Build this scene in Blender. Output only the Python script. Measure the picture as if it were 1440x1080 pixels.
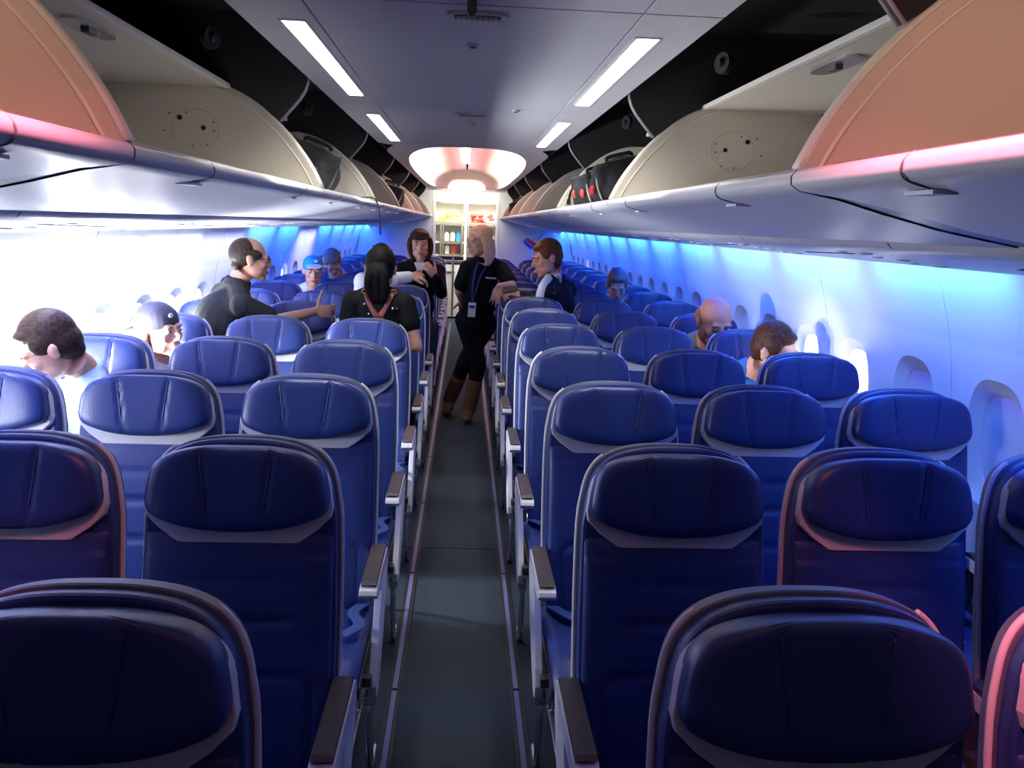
import bpy, bmesh, math, random
from mathutils import Vector, Matrix, Quaternion
S = bpy.context.scene
COL = S.collection
for o in list(bpy.data.objects): bpy.data.objects.remove(o)
V = Vector
# ---------------------------------------------------------------- camera
EYE = V((-.0067, 0, 1.64)); F = 1165; TH, PS, RO = .1899, .0622, .037
cd = bpy.data.cameras.new('camera'); cam = bpy.data.objects.new('camera', cd); COL.objects.link(cam)
cd.sensor_fit = 'HORIZONTAL'; cd.sensor_width = 36; cd.lens = 36 * F / 1440; cd.clip_start = .05
cam.location = EYE
fw = V((math.sin(PS) * math.cos(TH), math.cos(PS) * math.cos(TH), -math.sin(TH)))
rt = fw.cross(V((0, 0, 1))).normalized(); upv = rt.cross(fw)
# the picture is turned clockwise by RO: camera right axis and up axis rotate about the view axis
r2 = rt * math.cos(RO) + upv * math.sin(RO); u2 = -rt * math.sin(RO) + upv * math.cos(RO)
cam.matrix_world = Matrix(((r2.x, u2.x, -fw.x, EYE.x), (r2.y, u2.y, -fw.y, EYE.y), (r2.z, u2.z, -fw.z, EYE.z), (0, 0, 0, 1)))
S.camera = cam
# ---------------------------------------------------------------- world, view, large lights
S.view_settings.view_transform = 'Standard'; S.view_settings.look = 'None'
S.view_settings.gamma = 1; S.view_settings.use_curve_mapping = False
S.view_settings.exposure = -0.08
S.cycles.use_denoising = True; S.cycles.max_bounces = 6; S.cycles.diffuse_bounces = 4
S.cycles.sample_clamp_indirect = 4; S.cycles.caustics_reflective = False; S.cycles.caustics_refractive = False
w = bpy.data.worlds.new('world'); S.world = w; w.use_nodes = True
w.node_tree.nodes['Background'].inputs[0].default_value = (.3, .4, 1, 1)
w.node_tree.nodes['Background'].inputs[1].default_value = .05

def area(name, loc, aim, sx, sy, col, power, spread=math.pi):
    l = bpy.data.lights.new(name, 'AREA'); l.shape = 'RECTANGLE'; l.size = sx; l.size_y = sy
    l.color = col; l.energy = power; l.spread = spread
    o = bpy.data.objects.new(name, l); COL.objects.link(o); o.location = loc
    d = (V(aim) - V(loc)).normalized()
    y = V((0, 1, 0)); z = -d; x = y.cross(z).normalized(); y = z.cross(x)
    o.matrix_world = Matrix(((x.x, y.x, z.x, loc[0]), (x.y, y.y, z.y, loc[1]), (x.z, y.z, z.z, loc[2]), (0, 0, 0, 1)))
    return o
BLUE = (.006, .028, 1.0); CYAN = (.10, .55, 1.0); WHITE = (1, .97, .92); DAY = (.93, .96, 1.0)
# side wall wash lamps tucked under the outboard edge of the bins, one per wall panel
for i in range(12):
    yc = 1.80 + 1.016 * i
    area('wall_wash_lamp', (1.54, yc, 1.548), (1.72, yc, 1.2), .03, .84, CYAN, 2.5)
    area('wall_wash_lamp', (1.44, yc, 1.53), (1.45, yc, .5), .05, .9, BLUE, 5.2)
    if i < 4 or i in (4, 7):
        area('wall_wash_lamp', (-1.50, yc, 1.54), (-1.80, yc, .9), .05, .95, DAY, 10.0 if i < 4 else 3.0, 1.9)  # white ones are no cove fitting: added to bleach the left wall like daylight
    else:
        area('wall_wash_lamp', (-1.54, yc, 1.548), (-1.72, yc, 1.2), .03, .84, CYAN, 2.5)
    area('wall_wash_lamp', (-1.44, yc, 1.53), (-1.45, yc, .5), .05, .9, BLUE, 5.2)
# daylight coming in through the open window shades of the left wall; the last one, at a shut shade, is added for the capped face
for i, p in ((0, 7), (1, 10), (2, 14), (3, 50), (4, 14), (5, 16), (6, 12), (9, 8)):
    area('window_daylight', (-1.69, 2.03 + .508 * i, 1.05), (0, 2.03 + .508 * i, 1.18), .16, .14, DAY, p)
l = bpy.data.lights.new('sunbeam', 'SPOT'); l.energy = 240; l.spot_size = .20; l.spot_blend = .8; l.shadow_soft_size = .03; l.color = (1, .97, .9)
o = bpy.data.objects.new('sunbeam', l); COL.objects.link(o); o.location = (-1.62, 3.05, 1.36); o.rotation_euler = (V((1.72, 3.86, 1.10)) - V(o.location)).to_track_quat('-Z', 'Y').to_euler()
# white ceiling strips
for yc, ln, p in ((2.895, 1.25, 6), (4.76, 1.28, 6)):
    for s in (-1, 1): area('ceiling_strip_lamp', (s * .457, yc, 2.118), (s * .75, yc + .8, 0), .055, ln, WHITE, p, 1.7)
# entry dome over the camera, pink
area('entry_dome_lamp', (0, .15, 2.10), (0, .15, 0), .8, 1.4, (1, .22, .34), .5)
for s in (-1, 1): area('bin_wash_lamp', (s * .30, .95, 2.11), (s * .56, 1.12, 1.75), .05, 1.6, (1, .20, .28), 8.5, .85)
for s in (-1, 1):
    area('bin_wash_lamp', (s * .30, .55, 2.11), (s * .95, 1.39, 2.0), .05, .8, (1, .72, .50), 1.5, 1.5)  # warm fill added to take the red off the near end panels
    for y in (2.5, 4.1, 5.9): area('bin_wash_lamp', (s * .53, y, 2.115), (s * .56, y, 1.75), .03, 1.5, (1, .93, .85), 1.5, .9)
# rear dome
for s in (-1, 1): area('dome_cove_lamp', (s * .30, 9.4, 2.17), (s * .56, 9.4, 2.30), .06, 5.6, (1, .84, .72), 16)
area('dome_lamp', (0, 9.4, 2.17), (0, 9.4, 3), .10, 5.2, (1, .40, .42), 12)  # uplight with no fitting, added to tint the dome top pink
area('added_header_fill', (0, 12.9, 2.10), (0, 13.5, 1.8), .9, .08, (1, .95, .80), 9)  # fill added in front of the bulkhead to brighten the header
area('dome_lamp', (0, 9.6, 2.26), (0, 9.6, 0), .7, 5.0, (1, .50, .48), 6)
area('galley_lamp', (.05, 14.1, 2.06), (.05, 14.4, 0), .9, .5, (1, .97, .88), 45)

# ---------------------------------------------------------------- materials
def mat(name, col, rough=.5, metal=0, bump=0, bscale=200, emis=None, es=1, var=0, spec=.5, sheen=0):
    m = bpy.data.materials.new(name); m.use_nodes = True; n = m.node_tree; b = n.nodes['Principled BSDF']
    b.inputs['Base Color'].default_value = (*col, 1); b.inputs['Roughness'].default_value = rough
    b.inputs['Metallic'].default_value = metal; b.inputs['Specular IOR Level'].default_value = spec
    if sheen: b.inputs['Sheen Weight'].default_value = sheen
    tc = n.nodes.new('ShaderNodeTexCoord')
    nz = n.nodes.new('ShaderNodeTexNoise'); nz.inputs['Scale'].default_value = bscale; nz.inputs['Detail'].default_value = 3
    n.links.new(tc.outputs['Object'], nz.inputs['Vector'])
    if bump:
        bp = n.nodes.new('ShaderNodeBump'); bp.inputs['Strength'].default_value = bump; bp.inputs['Distance'].default_value = .002
        n.links.new(nz.outputs['Fac'], bp.inputs['Height']); n.links.new(bp.outputs['Normal'], b.inputs['Normal'])
    if var:
        rp = n.nodes.new('ShaderNodeValToRGB'); e = rp.color_ramp.elements
        e[0].position = .3; e[1].position = .7
        e[0].color = (*[c * (1 - var) for c in col], 1); e[1].color = (*[min(1, c * (1 + var)) for c in col], 1)
        n.links.new(nz.outputs['Fac'], rp.inputs['Fac']); n.links.new(rp.outputs['Color'], b.inputs['Base Color'])
    if emis:
        b.inputs['Emission Color'].default_value = (*emis, 1); b.inputs['Emission Strength'].default_value = es
    return m
M = dict(
    leather=mat('navy_leather', (.015, .036, .17), .42, bump=.25, bscale=350, var=.12),
    leather2=mat('navy_leather_head', (.013, .031, .15), .36, bump=.25, bscale=350, var=.12),
    shell=mat('seat_shell_plastic', (.07, .08, .14), .45, bump=.1, bscale=400),
    trimw=mat('pale_grey_trim', (.62, .63, .66), .45, bump=.1, bscale=300),
    armw=mat('white_arm_plastic', (.72, .72, .76), .35, bump=.05, bscale=300),
    armpad=mat('charcoal_pad', (.055, .045, .045), .5, bump=.3, bscale=300, var=.2),
    metal=mat('brushed_metal', (.62, .63, .66), .25, 1, bump=.1, bscale=150),
    steel=mat('dark_steel', (.10, .10, .11), .4, .6, bump=.1, bscale=150),
    belt=mat('belt_webbing', (.03, .07, .25), .7, bump=.8, bscale=500),
    wall=mat('sidewall_plastic', (.78, .79, .82), .5, bump=.1, bscale=300, var=.02),
    shade=mat('window_shade', (.68, .71, .78), .5, bump=.1, bscale=200),
    reveal=mat('window_reveal', (.72, .74, .79), .45, bump=.05, bscale=200),
    pane=mat('daylit_pane', (.9, .95, 1), .3, emis=(.92, .96, 1), es=9, bscale=5),
    binw=mat('bin_plastic', (.62, .62, .66), .38, bump=.1, bscale=250, var=.02),
    bini=mat('bin_inner_beige', (.60, .55, .45), .5, bump=.2, bscale=300, var=.03),
    binr=mat('bin_rim_cream', (.75, .71, .62), .4, bump=.1, bscale=200),
    seal=mat('bin_seal_fuzz', (.22, .20, .20), .9, bump=1, bscale=500),
    black=mat('black_lining', (.006, .006, .007), .9, bump=.5, bscale=60, var=.3),
    black2=mat('black_divider', (.010, .010, .012), .75, bump=.5, bscale=80, var=.3),
    wire=mat('grey_edge_strip', (.28, .28, .29), .4, bump=.1, bscale=80),
    ceil=mat('ceiling_panel', (.60, .60, .64), .55, bump=.15, bscale=350, var=.02),
    dome=mat('dome_panel', (.86, .66, .62), .5, bump=.05, bscale=100, var=.02),
    lens=mat('lit_lens', (1, 1, 1), .3, emis=(1, .98, .95), es=6, bscale=5),
    cove=mat('lit_cove', (1, 1, 1), .3, emis=(1, .95, .85), es=4, bscale=5),
    carpet=mat('aisle_carpet', (.018, .029, .040), .95, bump=1, bscale=260, var=.5),
    strip=mat('path_strip', (.10, .13, .25), .35, bump=.1, bscale=80),
    rail=mat('track_cover', (.012, .012, .014), .6, bump=.2, bscale=80),
    bulk=mat('bulkhead_laminate', (.66, .66, .70), .45, bump=.05, bscale=150, var=.02),
    gall=mat('galley_laminate', (.85, .84, .78), .4, bump=.05, bscale=100),
    galls=mat('galley_frame', (.20, .18, .14), .4, .3, bump=.1, bscale=100),
    yel=mat('yellow_wrap', (.75, .60, .12), .4, bump=1, bscale=30, var=.3),
    red=mat('red_wrap', (.65, .06, .04), .4, bump=1, bscale=30, var=.3),
    cblue=mat('blue_carton', (.03, .35, .75), .4, bump=.1, bscale=50),
    cwhite=mat('white_carton', (.85, .85, .82), .5, bump=.1, bscale=50),
    lblue=mat('badge_blue', (.015, .06, .55), .3, bscale=50), lred=mat('badge_red', (.75, .02, .03), .3, bscale=50),
    lyel=mat('badge_yellow', (.95, .55, .05), .3, bscale=50), lsil=mat('badge_silver', (.8, .8, .82), .25, .6, bscale=50),
    bagg=mat('grey_bag_cloth', (.085, .09, .085), .8, spec=.12, bump=1, bscale=90, var=.25),
    bagk=mat('black_bag_cloth', (.018, .018, .020), .75, spec=.12, bump=1, bscale=90, var=.3),
    bagr=mat('red_bag_cloth', (.45, .02, .025), .7, bump=.6, bscale=90),
    tan=mat('tan_leather', (.28, .10, .035), .5, bump=.5, bscale=80, var=.3),
    skin=mat('skin_light', (.62, .33, .24), .5, bump=.2, bscale=200, var=.05),
    skin2=mat('skin_tan', (.50, .26, .17), .5, bump=.2, bscale=200, var=.05),
    skin3=mat('skin_ruddy', (.62, .27, .19), .5, bump=.2, bscale=200, var=.05),
    blk=mat('black_fabric', (.006, .006, .008), .8, spec=.12, bump=.8, bscale=150, var=.3),
    olive=mat('charcoal_polo_fabric', (.022, .023, .022), .8, spec=.12, bump=.8, bscale=150, var=.2),
    nvy=mat('dark_suit_fabric', (.014, .015, .022), .75, spec=.12, bump=.8, bscale=200, var=.2),
    wht=mat('white_fabric', (.75, .75, .76), .8, bump=.5, bscale=150, var=.05),
    lbl=mat('pale_blue_fabric', (.35, .48, .62), .8, bump=.5, bscale=150, var=.1),
    bfab=mat('bright_blue_fabric', (.03, .16, .60), .8, bump=.5, bscale=150, var=.1),
    gryf=mat('grey_fabric', (.16, .17, .20), .8, bump=.5, bscale=150, var=.1),
    denim=mat('dark_denim', (.03, .04, .08), .85, bump=.8, bscale=300, var=.2),
    hbrown=mat('brown_hair', (.055, .022, .014), .5, spec=.12, bump=1, bscale=90, var=.5),
    hdark=mat('dark_brown_hair', (.030, .018, .014), .5, spec=.12, bump=1, bscale=90, var=.5),
    hblack=mat('black_hair', (.005, .0045, .0045), .6, spec=.05, bump=1, bscale=90, var=.5),
    hblond=mat('blond_hair', (.98, .55, .33), .5, bump=.5, bscale=60, var=.10),
    hlong=mat('light_brown_hair', (.22, .11, .05), .5, bump=1, bscale=90, var=.4),
    hred=mat('auburn_hair', (.12, .045, .02), .55, spec=.12, bump=1, bscale=120, var=.4),
    hgrey=mat('grey_hair', (.12, .11, .12), .6, bump=1, bscale=120, var=.4),
    beard=mat('reddish_beard', (.30, .13, .07), .7, bump=1, bscale=150, var=.4),
    cap=mat('navy_cap', (.022, .022, .045), .75, bump=.6, bscale=250, var=.15),
    tcap=mat('turquoise_cap', (.01, .30, .50), .7, bump=.6, bscale=250, var=.1),
    eye=mat('eye_white', (.42, .36, .34), .3, bscale=50), iris=mat('iris_dark', (.03, .02, .015), .2, bscale=50),
    lip=mat('lip_pink', (.45, .12, .11), .45, bscale=80, bump=.1), teeth=mat('teeth', (.85, .83, .78), .3, bscale=50),
    boot=mat('brown_suede', (.13, .055, .028), .8, bump=.8, bscale=120, var=.3),
    straps=mat('oxblood_leather', (.16, .028, .022), .45, bump=.4, bscale=120, var=.2),
    gold=mat('gold_ring', (.8, .6, .35), .3, 1, bscale=50),
    phone=mat('phone_black', (.012, .012, .013), .5, spec=.2, bscale=50),
    glassf=mat('black_frame', (.01, .01, .01), .3, bscale=50),
    card=mat('id_card', (.80, .80, .84), .35, bscale=60), lany=mat('blue_lanyard', (.02, .04, .25), .6, bump=.4, bscale=300),
)
# ---------------------------------------------------------------- helpers
def obj(name, bm, m, parent=None, smooth=False, kind=None):
    me = bpy.data.meshes.new(name); bm.to_mesh(me); bm.free()
    for mm in (m if isinstance(m, (list, tuple)) else [m]): me.materials.append(M[mm] if isinstance(mm, str) else mm)
    if smooth:
        for p in me.polygons: p.use_smooth = True
    o = bpy.data.objects.new(name, me); COL.objects.link(o)
    if parent is not None: o.parent = parent
    if kind: o['kind'] = kind
    return o
def thing(name, label, cat, loc=(0, 0, 0), rot=(0, 0, 0), group=None):
    o = bpy.data.objects.new(name, None); COL.objects.link(o); o.location = loc; o.rotation_euler = rot
    o.empty_display_size = .05
    return tag(o, label, cat, group)
def tag(o, label, cat, group=None):
    o['label'] = label; o['category'] = cat
    if group: o['group'] = group
    return o
def copy_tree(o, parent=None):
    c = o.copy(); COL.objects.link(c); c.parent = parent
    for ch in list(o.children): copy_tree(ch, c)
    return c
def NB(): return bmesh.new()
def box(bm, c, s, rot=None, bev=0, mi=0):
    m = Matrix.Translation(c)
    if rot is not None: m = m @ rot
    r = bmesh.ops.create_cube(bm, size=1, matrix=m @ Matrix.Diagonal((*s, 1)))
    if bev:
        es = list({e for v in r['verts'] for e in v.link_edges})
        g = bmesh.ops.bevel(bm, geom=es, offset=bev, segments=2, affect='EDGES', profile=.7)
        fs = g['faces']
    if mi:
        for v in r['verts']:
            if v.is_valid:
                for f in v.link_faces: f.material_index = mi
def frame_of(d):
    d = d.normalized(); a = V((0, 0, 1)) if abs(d.z) < .9 else V((1, 0, 0))
    x = d.cross(a).normalized(); return x, d.cross(x)
def tube(bm, pts, r, seg=8, close=False, mi=0, flat=1.0):
    pts = [V(p) for p in pts]; n = len(pts); rs = r if isinstance(r, (list, tuple)) else [r] * n
    rings = []; px = None
    for i, p in enumerate(pts):
        if close: d = pts[(i + 1) % n] - pts[i - 1]
        else: d = pts[min(i + 1, n - 1)] - pts[max(i - 1, 0)]
        d.normalize()
        if px is None: x, y = frame_of(d)
        else:
            x = (px - d * px.dot(d)).normalized(); y = d.cross(x)
        px = x
        rings.append([bm.verts.new(p + x * math.cos(2 * math.pi * k / seg) * rs[i] + y * math.sin(2 * math.pi * k / seg) * rs[i] * flat) for k in range(seg)])
    m = n if close else n - 1
    for i in range(m):
        a, b = rings[i], rings[(i + 1) % n]
        for k in range(seg):
            f = bm.faces.new((a[k], a[(k + 1) % seg], b[(k + 1) % seg], b[k])); f.material_index = mi
    if not close:
        for g, rev in ((rings[0], True), (rings[-1], False)):
            f = bm.faces.new(g[::-1] if rev else g); f.material_index = mi
def cyl(bm, p0, p1, r, seg=20, mi=0): tube(bm, [p0, p1], r, seg, mi=mi)
def smooth_path(pts, k=6):
    pts = [V(p) for p in pts]; out = []
    P = [pts[0]] + pts + [pts[-1]]
    for i in range(1, len(P) - 2):
        for j in range(k):
            t = j / k; a, b, c, d = P[i - 1], P[i], P[i + 1], P[i + 2]
            out.append(.5 * ((2 * b) + (c - a) * t + (2 * a - 5 * b + 4 * c - d) * t * t + (3 * b - a - 3 * c + d) * t ** 3))
    out.append(pts[-1]); return out
def prism(bm, poly, axis, a, b, mi=0):
    """poly: 2D points, extruded along axis from a to b ('Y': poly is x,z; 'X': poly is y,z; 'Z': x,y)"""
    def P(p, t): return V((p[0], t, p[1])) if axis == 'Y' else (V((t, p[0], p[1])) if axis == 'X' else V((p[0], p[1], t)))
    A = [bm.verts.new(P(p, a)) for p in poly]; B = [bm.verts.new(P(p, b)) for p in poly]
    n = len(poly); fs = []
    for i in range(n): fs.append(bm.faces.new((A[i], A[(i + 1) % n], B[(i + 1) % n], B[i])))
    fs.append(bm.faces.new(A[::-1])); fs.append(bm.faces.new(B))
    for f in fs: f.material_index = mi
    bmesh.ops.recalc_face_normals(bm, faces=fs)
def sheet_profile(bm, prof, ys, t=0, closed=False):
    """open surface: profile (x,z) swept along list of y"""
    rows = [[bm.verts.new((x, y, z)) for x, z in prof] for y in ys]
    for a, b in zip(rows, rows[1:]):
        for i in range(len(prof) - 1): bm.faces.new((a[i], a[i + 1], b[i + 1], b[i]))
def ell(bm, c, r, R=None, seg=16):
    m = Matrix.Translation(c) @ ((R.to_4x4() if R is not None else Matrix())) @ Matrix.Diagonal((r[0], r[1], r[2], 1))
    bmesh.ops.create_uvsphere(bm, u_segments=seg, v_segments=max(6, seg * 3 // 4), radius=1, matrix=m)
def cap(bm, p0, r0, p1, r1, seg=12):
    p0, p1 = V(p0), V(p1); ell(bm, p0, (r0,) * 3, seg=seg); ell(bm, p1, (r1,) * 3, seg=seg)
    if (p1 - p0).length > 1e-4: tube(bm, [p0, p1], [r0, r1], seg)
def fuse(name, bm, m, parent, voxel=.006, smooth=4):
    """join overlapping solids into one continuous surface"""
    me = bpy.data.meshes.new('tmp'); bm.to_mesh(me); bm.free()
    t = bpy.data.objects.new('tmp', me); COL.objects.link(t)
    r = t.modifiers.new('r', 'REMESH'); r.mode = 'VOXEL'; r.voxel_size = voxel; r.use_smooth_shade = True
    s = t.modifiers.new('s', 'SMOOTH'); s.iterations = smooth; s.factor = .5
    dg = bpy.context.evaluated_depsgraph_get(); dg.update()
    nm = bpy.data.meshes.new_from_object(t.evaluated_get(dg)); nm.name = name
    bpy.data.objects.remove(t); bpy.data.meshes.remove(me)
    nm.materials.clear(); nm.materials.append(M[m])
    for p in nm.polygons: p.use_smooth = True
    o = bpy.data.objects.new(name, nm); COL.objects.link(o)
    if parent is not None: o.parent = parent; o.matrix_parent_inverse = Matrix.Translation(parent.location).inverted()
    return o
def lerp_tab(tab, x):
    for (a, fa), (b, fb) in zip(tab, tab[1:]):
        if x <= b: return fa + (fb - fa) * max(0, (x - a)) / (b - a)
    return tab[-1][1]

# ================================================================ SETTING
Y0, Y1 = -1.6, 13.4
# floor
b = NB(); box(b, (0, 6.9, -.02), (3.6, 17.2, .04)); obj('floor', b, 'carpet', kind='structure')
b = NB(); box(b, (0, 4.02, .0015), (.58, .006, .003)); box(b, (0, 2.62, .0015), (.001, .001, .001)); obj('trim_1', b, 'rail', kind='structure')
for s in (-1, 1):
    b = NB(); x = .216 * s
    box(b, (x - .017, 6, .002), (.012, 14.6, .004)); box(b, (x + .017, 6, .002), (.012, 14.6, .004)); obj('trim_2', b, 'rail', kind='structure')
    b = NB()
    for i in range(15): box(b, (x, -.8 + i, .003), (.018, .985, .006), bev=.001)
    obj('trim_3', b, 'strip', kind='structure')

# side walls, with a rounded opening for every window
WP = [(1.56, 0), (1.64, .12), (1.70, .35), (1.735, .60), (1.745, .80), (1.74, 1.0), (1.725, 1.17), (1.70, 1.30), (1.665, 1.42), (1.625, 1.53), (1.60, 1.60)]
def wx(z): return lerp_tab([(p[1], p[0]) for p in WP], z)
PIT = .508; WY0 = 2.54 - 8 * PIT; NW = 30; WZ, WHH, WHW = .985, .215, .150
def hole(a, hw, hh, n=2.8):
    c, s = math.cos(a), math.sin(a)
    return (hw * math.copysign(abs(c) ** (2 / n), c), hh * math.copysign(abs(s) ** (2 / n), s))
def wall(side, name):
    bm = NB(); s = side; b1 = NB(); b2 = NB()
    za, zb = .60, 1.30; N = 48
    for k in range(NW):
        yc = WY0 + k * PIT
        if yc > 13.3: break
        inner = []; outer = []
        for i in range(N):
            a = 2 * math.pi * i / N
            h = hole(a, WHW, WHH); inner.append((yc + h[0], WZ + h[1]))
            c, sn = math.cos(a), math.sin(a)
            hz = (zb - WZ) if sn > 0 else (WZ - za)
            t = min(PIT / 2 / max(abs(c), 1e-6), hz / max(abs(sn), 1e-6))
            outer.append((yc + c * t, WZ + sn * t))
        # snap corners
        for cy in (-1, 1):
            for cz, zz in ((1, zb), (-1, za)):
                j = min(range(N), key=lambda i: (outer[i][0] - yc - cy * PIT / 2) ** 2 + (outer[i][1] - zz) ** 2)
                outer[j] = (yc + cy * PIT / 2, zz)
        rings = []
        for q in range(6):
            t = q / 5; t2 = t * t * .4 + t * .6
            ring = []
            for i in range(N):
                y = inner[i][0] * (1 - t2) + outer[i][0] * t2; z = inner[i][1] * (1 - t2) + outer[i][1] * t2
                lipd = .006 * math.exp(-(t / .12) ** 2) if q else -.0
                ring.append(bm.verts.new((s * (wx(z) + lipd), y, z)))
            rings.append(ring)
        for a_, b_ in zip(rings, rings[1:]):
            for i in range(N): bm.faces.new((a_[i], a_[(i + 1) % N], b_[(i + 1) % N], b_[i]))
    yA = WY0 - PIT / 2; yB = Y1 + .3
    ys = [yA + (yB - yA) * i / 30 for i in range(31)]
    sheet_profile(b1, [(s * wx(z), z) for z in [0, .06, .12, .2, .3, .4, .5, .6]], ys)
    sheet_profile(b2, [(s * wx(z), z) for z in [1.3, 1.34, 1.38, 1.42, 1.46, 1.5, 1.54, 1.6]], ys)
    # panel joints, thin raised beads every second bay
    for k in range(16):
        y = WY0 + PIT / 2 + 2 * PIT * k - PIT * 2
        if yA < y < Y1: tube(bm, [(s * (wx(z) - .000), y, z) for z in [.3, .5, .7, .9, 1.1, 1.25, 1.35, 1.45, 1.55]], .0035, 6)
    bmesh.ops.recalc_face_normals(bm, faces=bm.faces)
    for bb in (bm, b1, b2): obj(name, bb, 'wall', smooth=True, kind='structure')
wall(-1, 'wall_left'); wall(1, 'wall_right')
# windows: stepped reveal, inner ring and shade or daylit pane
def ringstrip(bm, rings):
    vs = [[bm.verts.new(p) for p in r] for r in rings]
    for a, c in zip(vs, vs[1:]):
        n = len(a)
        for i in range(n): bm.faces.new((a[i], a[(i + 1) % n], c[(i + 1) % n], c[i]))
    return vs
wn = 0
def window(side, y, kind):
    global wn; wn += 1
    s = side; N = 48; A = [2 * math.pi * i / N for i in range(N)]
    def R(hw, hh, dx, dz=0):
        r = []
        for a in A:
            h = hole(a, hw, hh); z = WZ + h[1] + dz; r.append(V((s * (wx(WZ + h[1]) + dx), y + h[0], z)))
        return r
    bm = NB()
    rings = [R(WHW, WHH, 0), R(WHW - .012, WHH - .012, .012), R(WHW - .03, WHH - .04, .030), R(WHW - .036, WHH - .048, .030), R(WHW - .040, WHH - .052, .037)]
    ringstrip(bm, rings); bmesh.ops.recalc_face_normals(bm, faces=bm.faces)
    o = obj('window_%d' % wn, bm, 'reveal', smooth=True, kind='structure')
    bm = NB(); rr = R(WHW - .040, WHH - .052, .037); vs = [bm.verts.new(p) for p in rr]; cc = bm.verts.new((s * (wx(WZ) + .037), y, WZ))
    for i in range(N): bm.faces.new((vs[i], vs[(i + 1) % N], cc))
    obj('daylit_pane' if kind == 'lit' else 'window_shade', bm, 'pane' if kind == 'lit' else 'shade', o)
    if kind == 'half':
        pass
for k in range(4, 32):
    y = WY0 + k * PIT
    if y > 13.3: break
    window(-1, y, 'lit' if 1.9 < y < 6.0 or 8.0 < y < 8.4 else 'shut')
    window(1, y, 'lit' if 3.4 < y < 4.2 or 11.5 < y < 11.9 else 'shut')

# ceiling: flat panels with seams, opening for the rear dome
b = NB()
zc = 2.13
def pnl(x0, x1, y0, y1, g=.004): box(b, ((x0 + x1) / 2, (y0 + y1) / 2, zc + .01), (x1 - x0 - g, y1 - y0 - g, .02), bev=.0025)
DY0, DY1, DX = 5.70, 13.1, .52
for y0, y1 in ((Y0, 2.025), (2.03, 3.72), (3.80, DY0 - .12)):
    pnl(-.395, .395, y0, y1); pnl(-.585, -.395, y0, y1); pnl(.395, .585, y0, y1)
pnl(-.585, .585, 3.72, 3.80)
obj('ceiling', b, 'ceil', kind='structure')
b = NB(); N = 72; inn = []; out = []; yc = (DY0 + DY1) / 2; ya, yb = DY0 - .12, Y1
for i in range(N):
    a = 2 * math.pi * i / N; h = hole(a, DX, (DY1 - DY0) / 2, 3.2); inn.append(V((h[0], yc + h[1], zc)))
    c, sn = math.cos(a), math.sin(a); hy = (yb - yc) if sn > 0 else (yc - ya)
    # match by shape rather than by angle
    out.append(V((max(-.585, min(.585, h[0] * 1.35)), max(ya, min(yb, yc + h[1] * 1.12)), zc)))
for cx_ in (-1, 1):
    for yy in (ya, yb):
        j = min(range(N), key=lambda i: (out[i].x - cx_ * .585) ** 2 + (out[i].y - yy) ** 2); out[j] = V((cx_ * .585, yy, zc))
vs = ringstrip(b, [inn, out])
bmesh.ops.recalc_face_normals(b, faces=b.faces); obj('ceiling', b, 'ceil', kind='structure')
b = NB(); rings = []
for t, dz in ((0, 0), (.0, .012), (-.05, .03), (-.05, .09), (.02, .14), (.20, .20), (.45, .235), (.75, .25), (.97, .255)):
    rings.append([V((p.x * (1 - t), yc + (p.y - yc) * (1 - t * (.25 if t > 0 else 0)), zc + dz)) for p in inn])
ringstrip(b, rings); bmesh.ops.recalc_face_normals(b, faces=b.faces)
obj('ceiling', b, 'dome', smooth=True, kind='structure')
# dome fixtures
t = thing('dome_light', 'long lit lens with metal rail along the middle of the recessed pink ceiling dome', 'ceiling light', (0, 8.3, 2.37))
b = NB(); box(b, (-.02, 0, 0), (.045, 4.6, .02), bev=.004); obj('lens', b, 'lens', t)
b = NB(); box(b, (.02, 0, 0), (.03, 4.6, .03), bev=.004); obj('rail', b, 'metal', t)
for s in (-1, 1):
    t = tag(obj('cove_light', (lambda bb: (tube(bb, [(s * .50, yy, 2.185) for yy in (7.4, 9, 10.6, 12.3)], .012, 8), bb)[1])(NB()), 'cove'),
            'lit strip hidden in the %s cove of the recessed ceiling dome' % ('left' if s < 0 else 'right'), 'ceiling light', 'cove strips of the ceiling dome')
# ceiling strip lights
for s, sd in ((-1, 'left'), (1, 'right')):
    for y0, y1, wh in ((2.27, 3.52, 'longer near'), (4.12, 5.40, 'smaller far')):
        t = thing('ceiling_light', '%s bright white rectangular light in the %s strip of the ceiling' % (wh, sd), 'ceiling light', (s * .457, (y0 + y1) / 2, 2.13), group='white rectangular ceiling lights')
        b = NB(); box(b, (0, 0, -.001), (.056, y1 - y0, .006), bev=.003); obj('lens', b, 'lens', t)
        b = NB()
        for q in (-1, 1): box(b, (q * .033, 0, 0), (.006, y1 - y0 + .016, .006)); box(b, (0, q * ((y1 - y0) / 2 + .006), 0), (.072, .006, .006))
        obj('frame', b, 'ceil', t)
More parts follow.
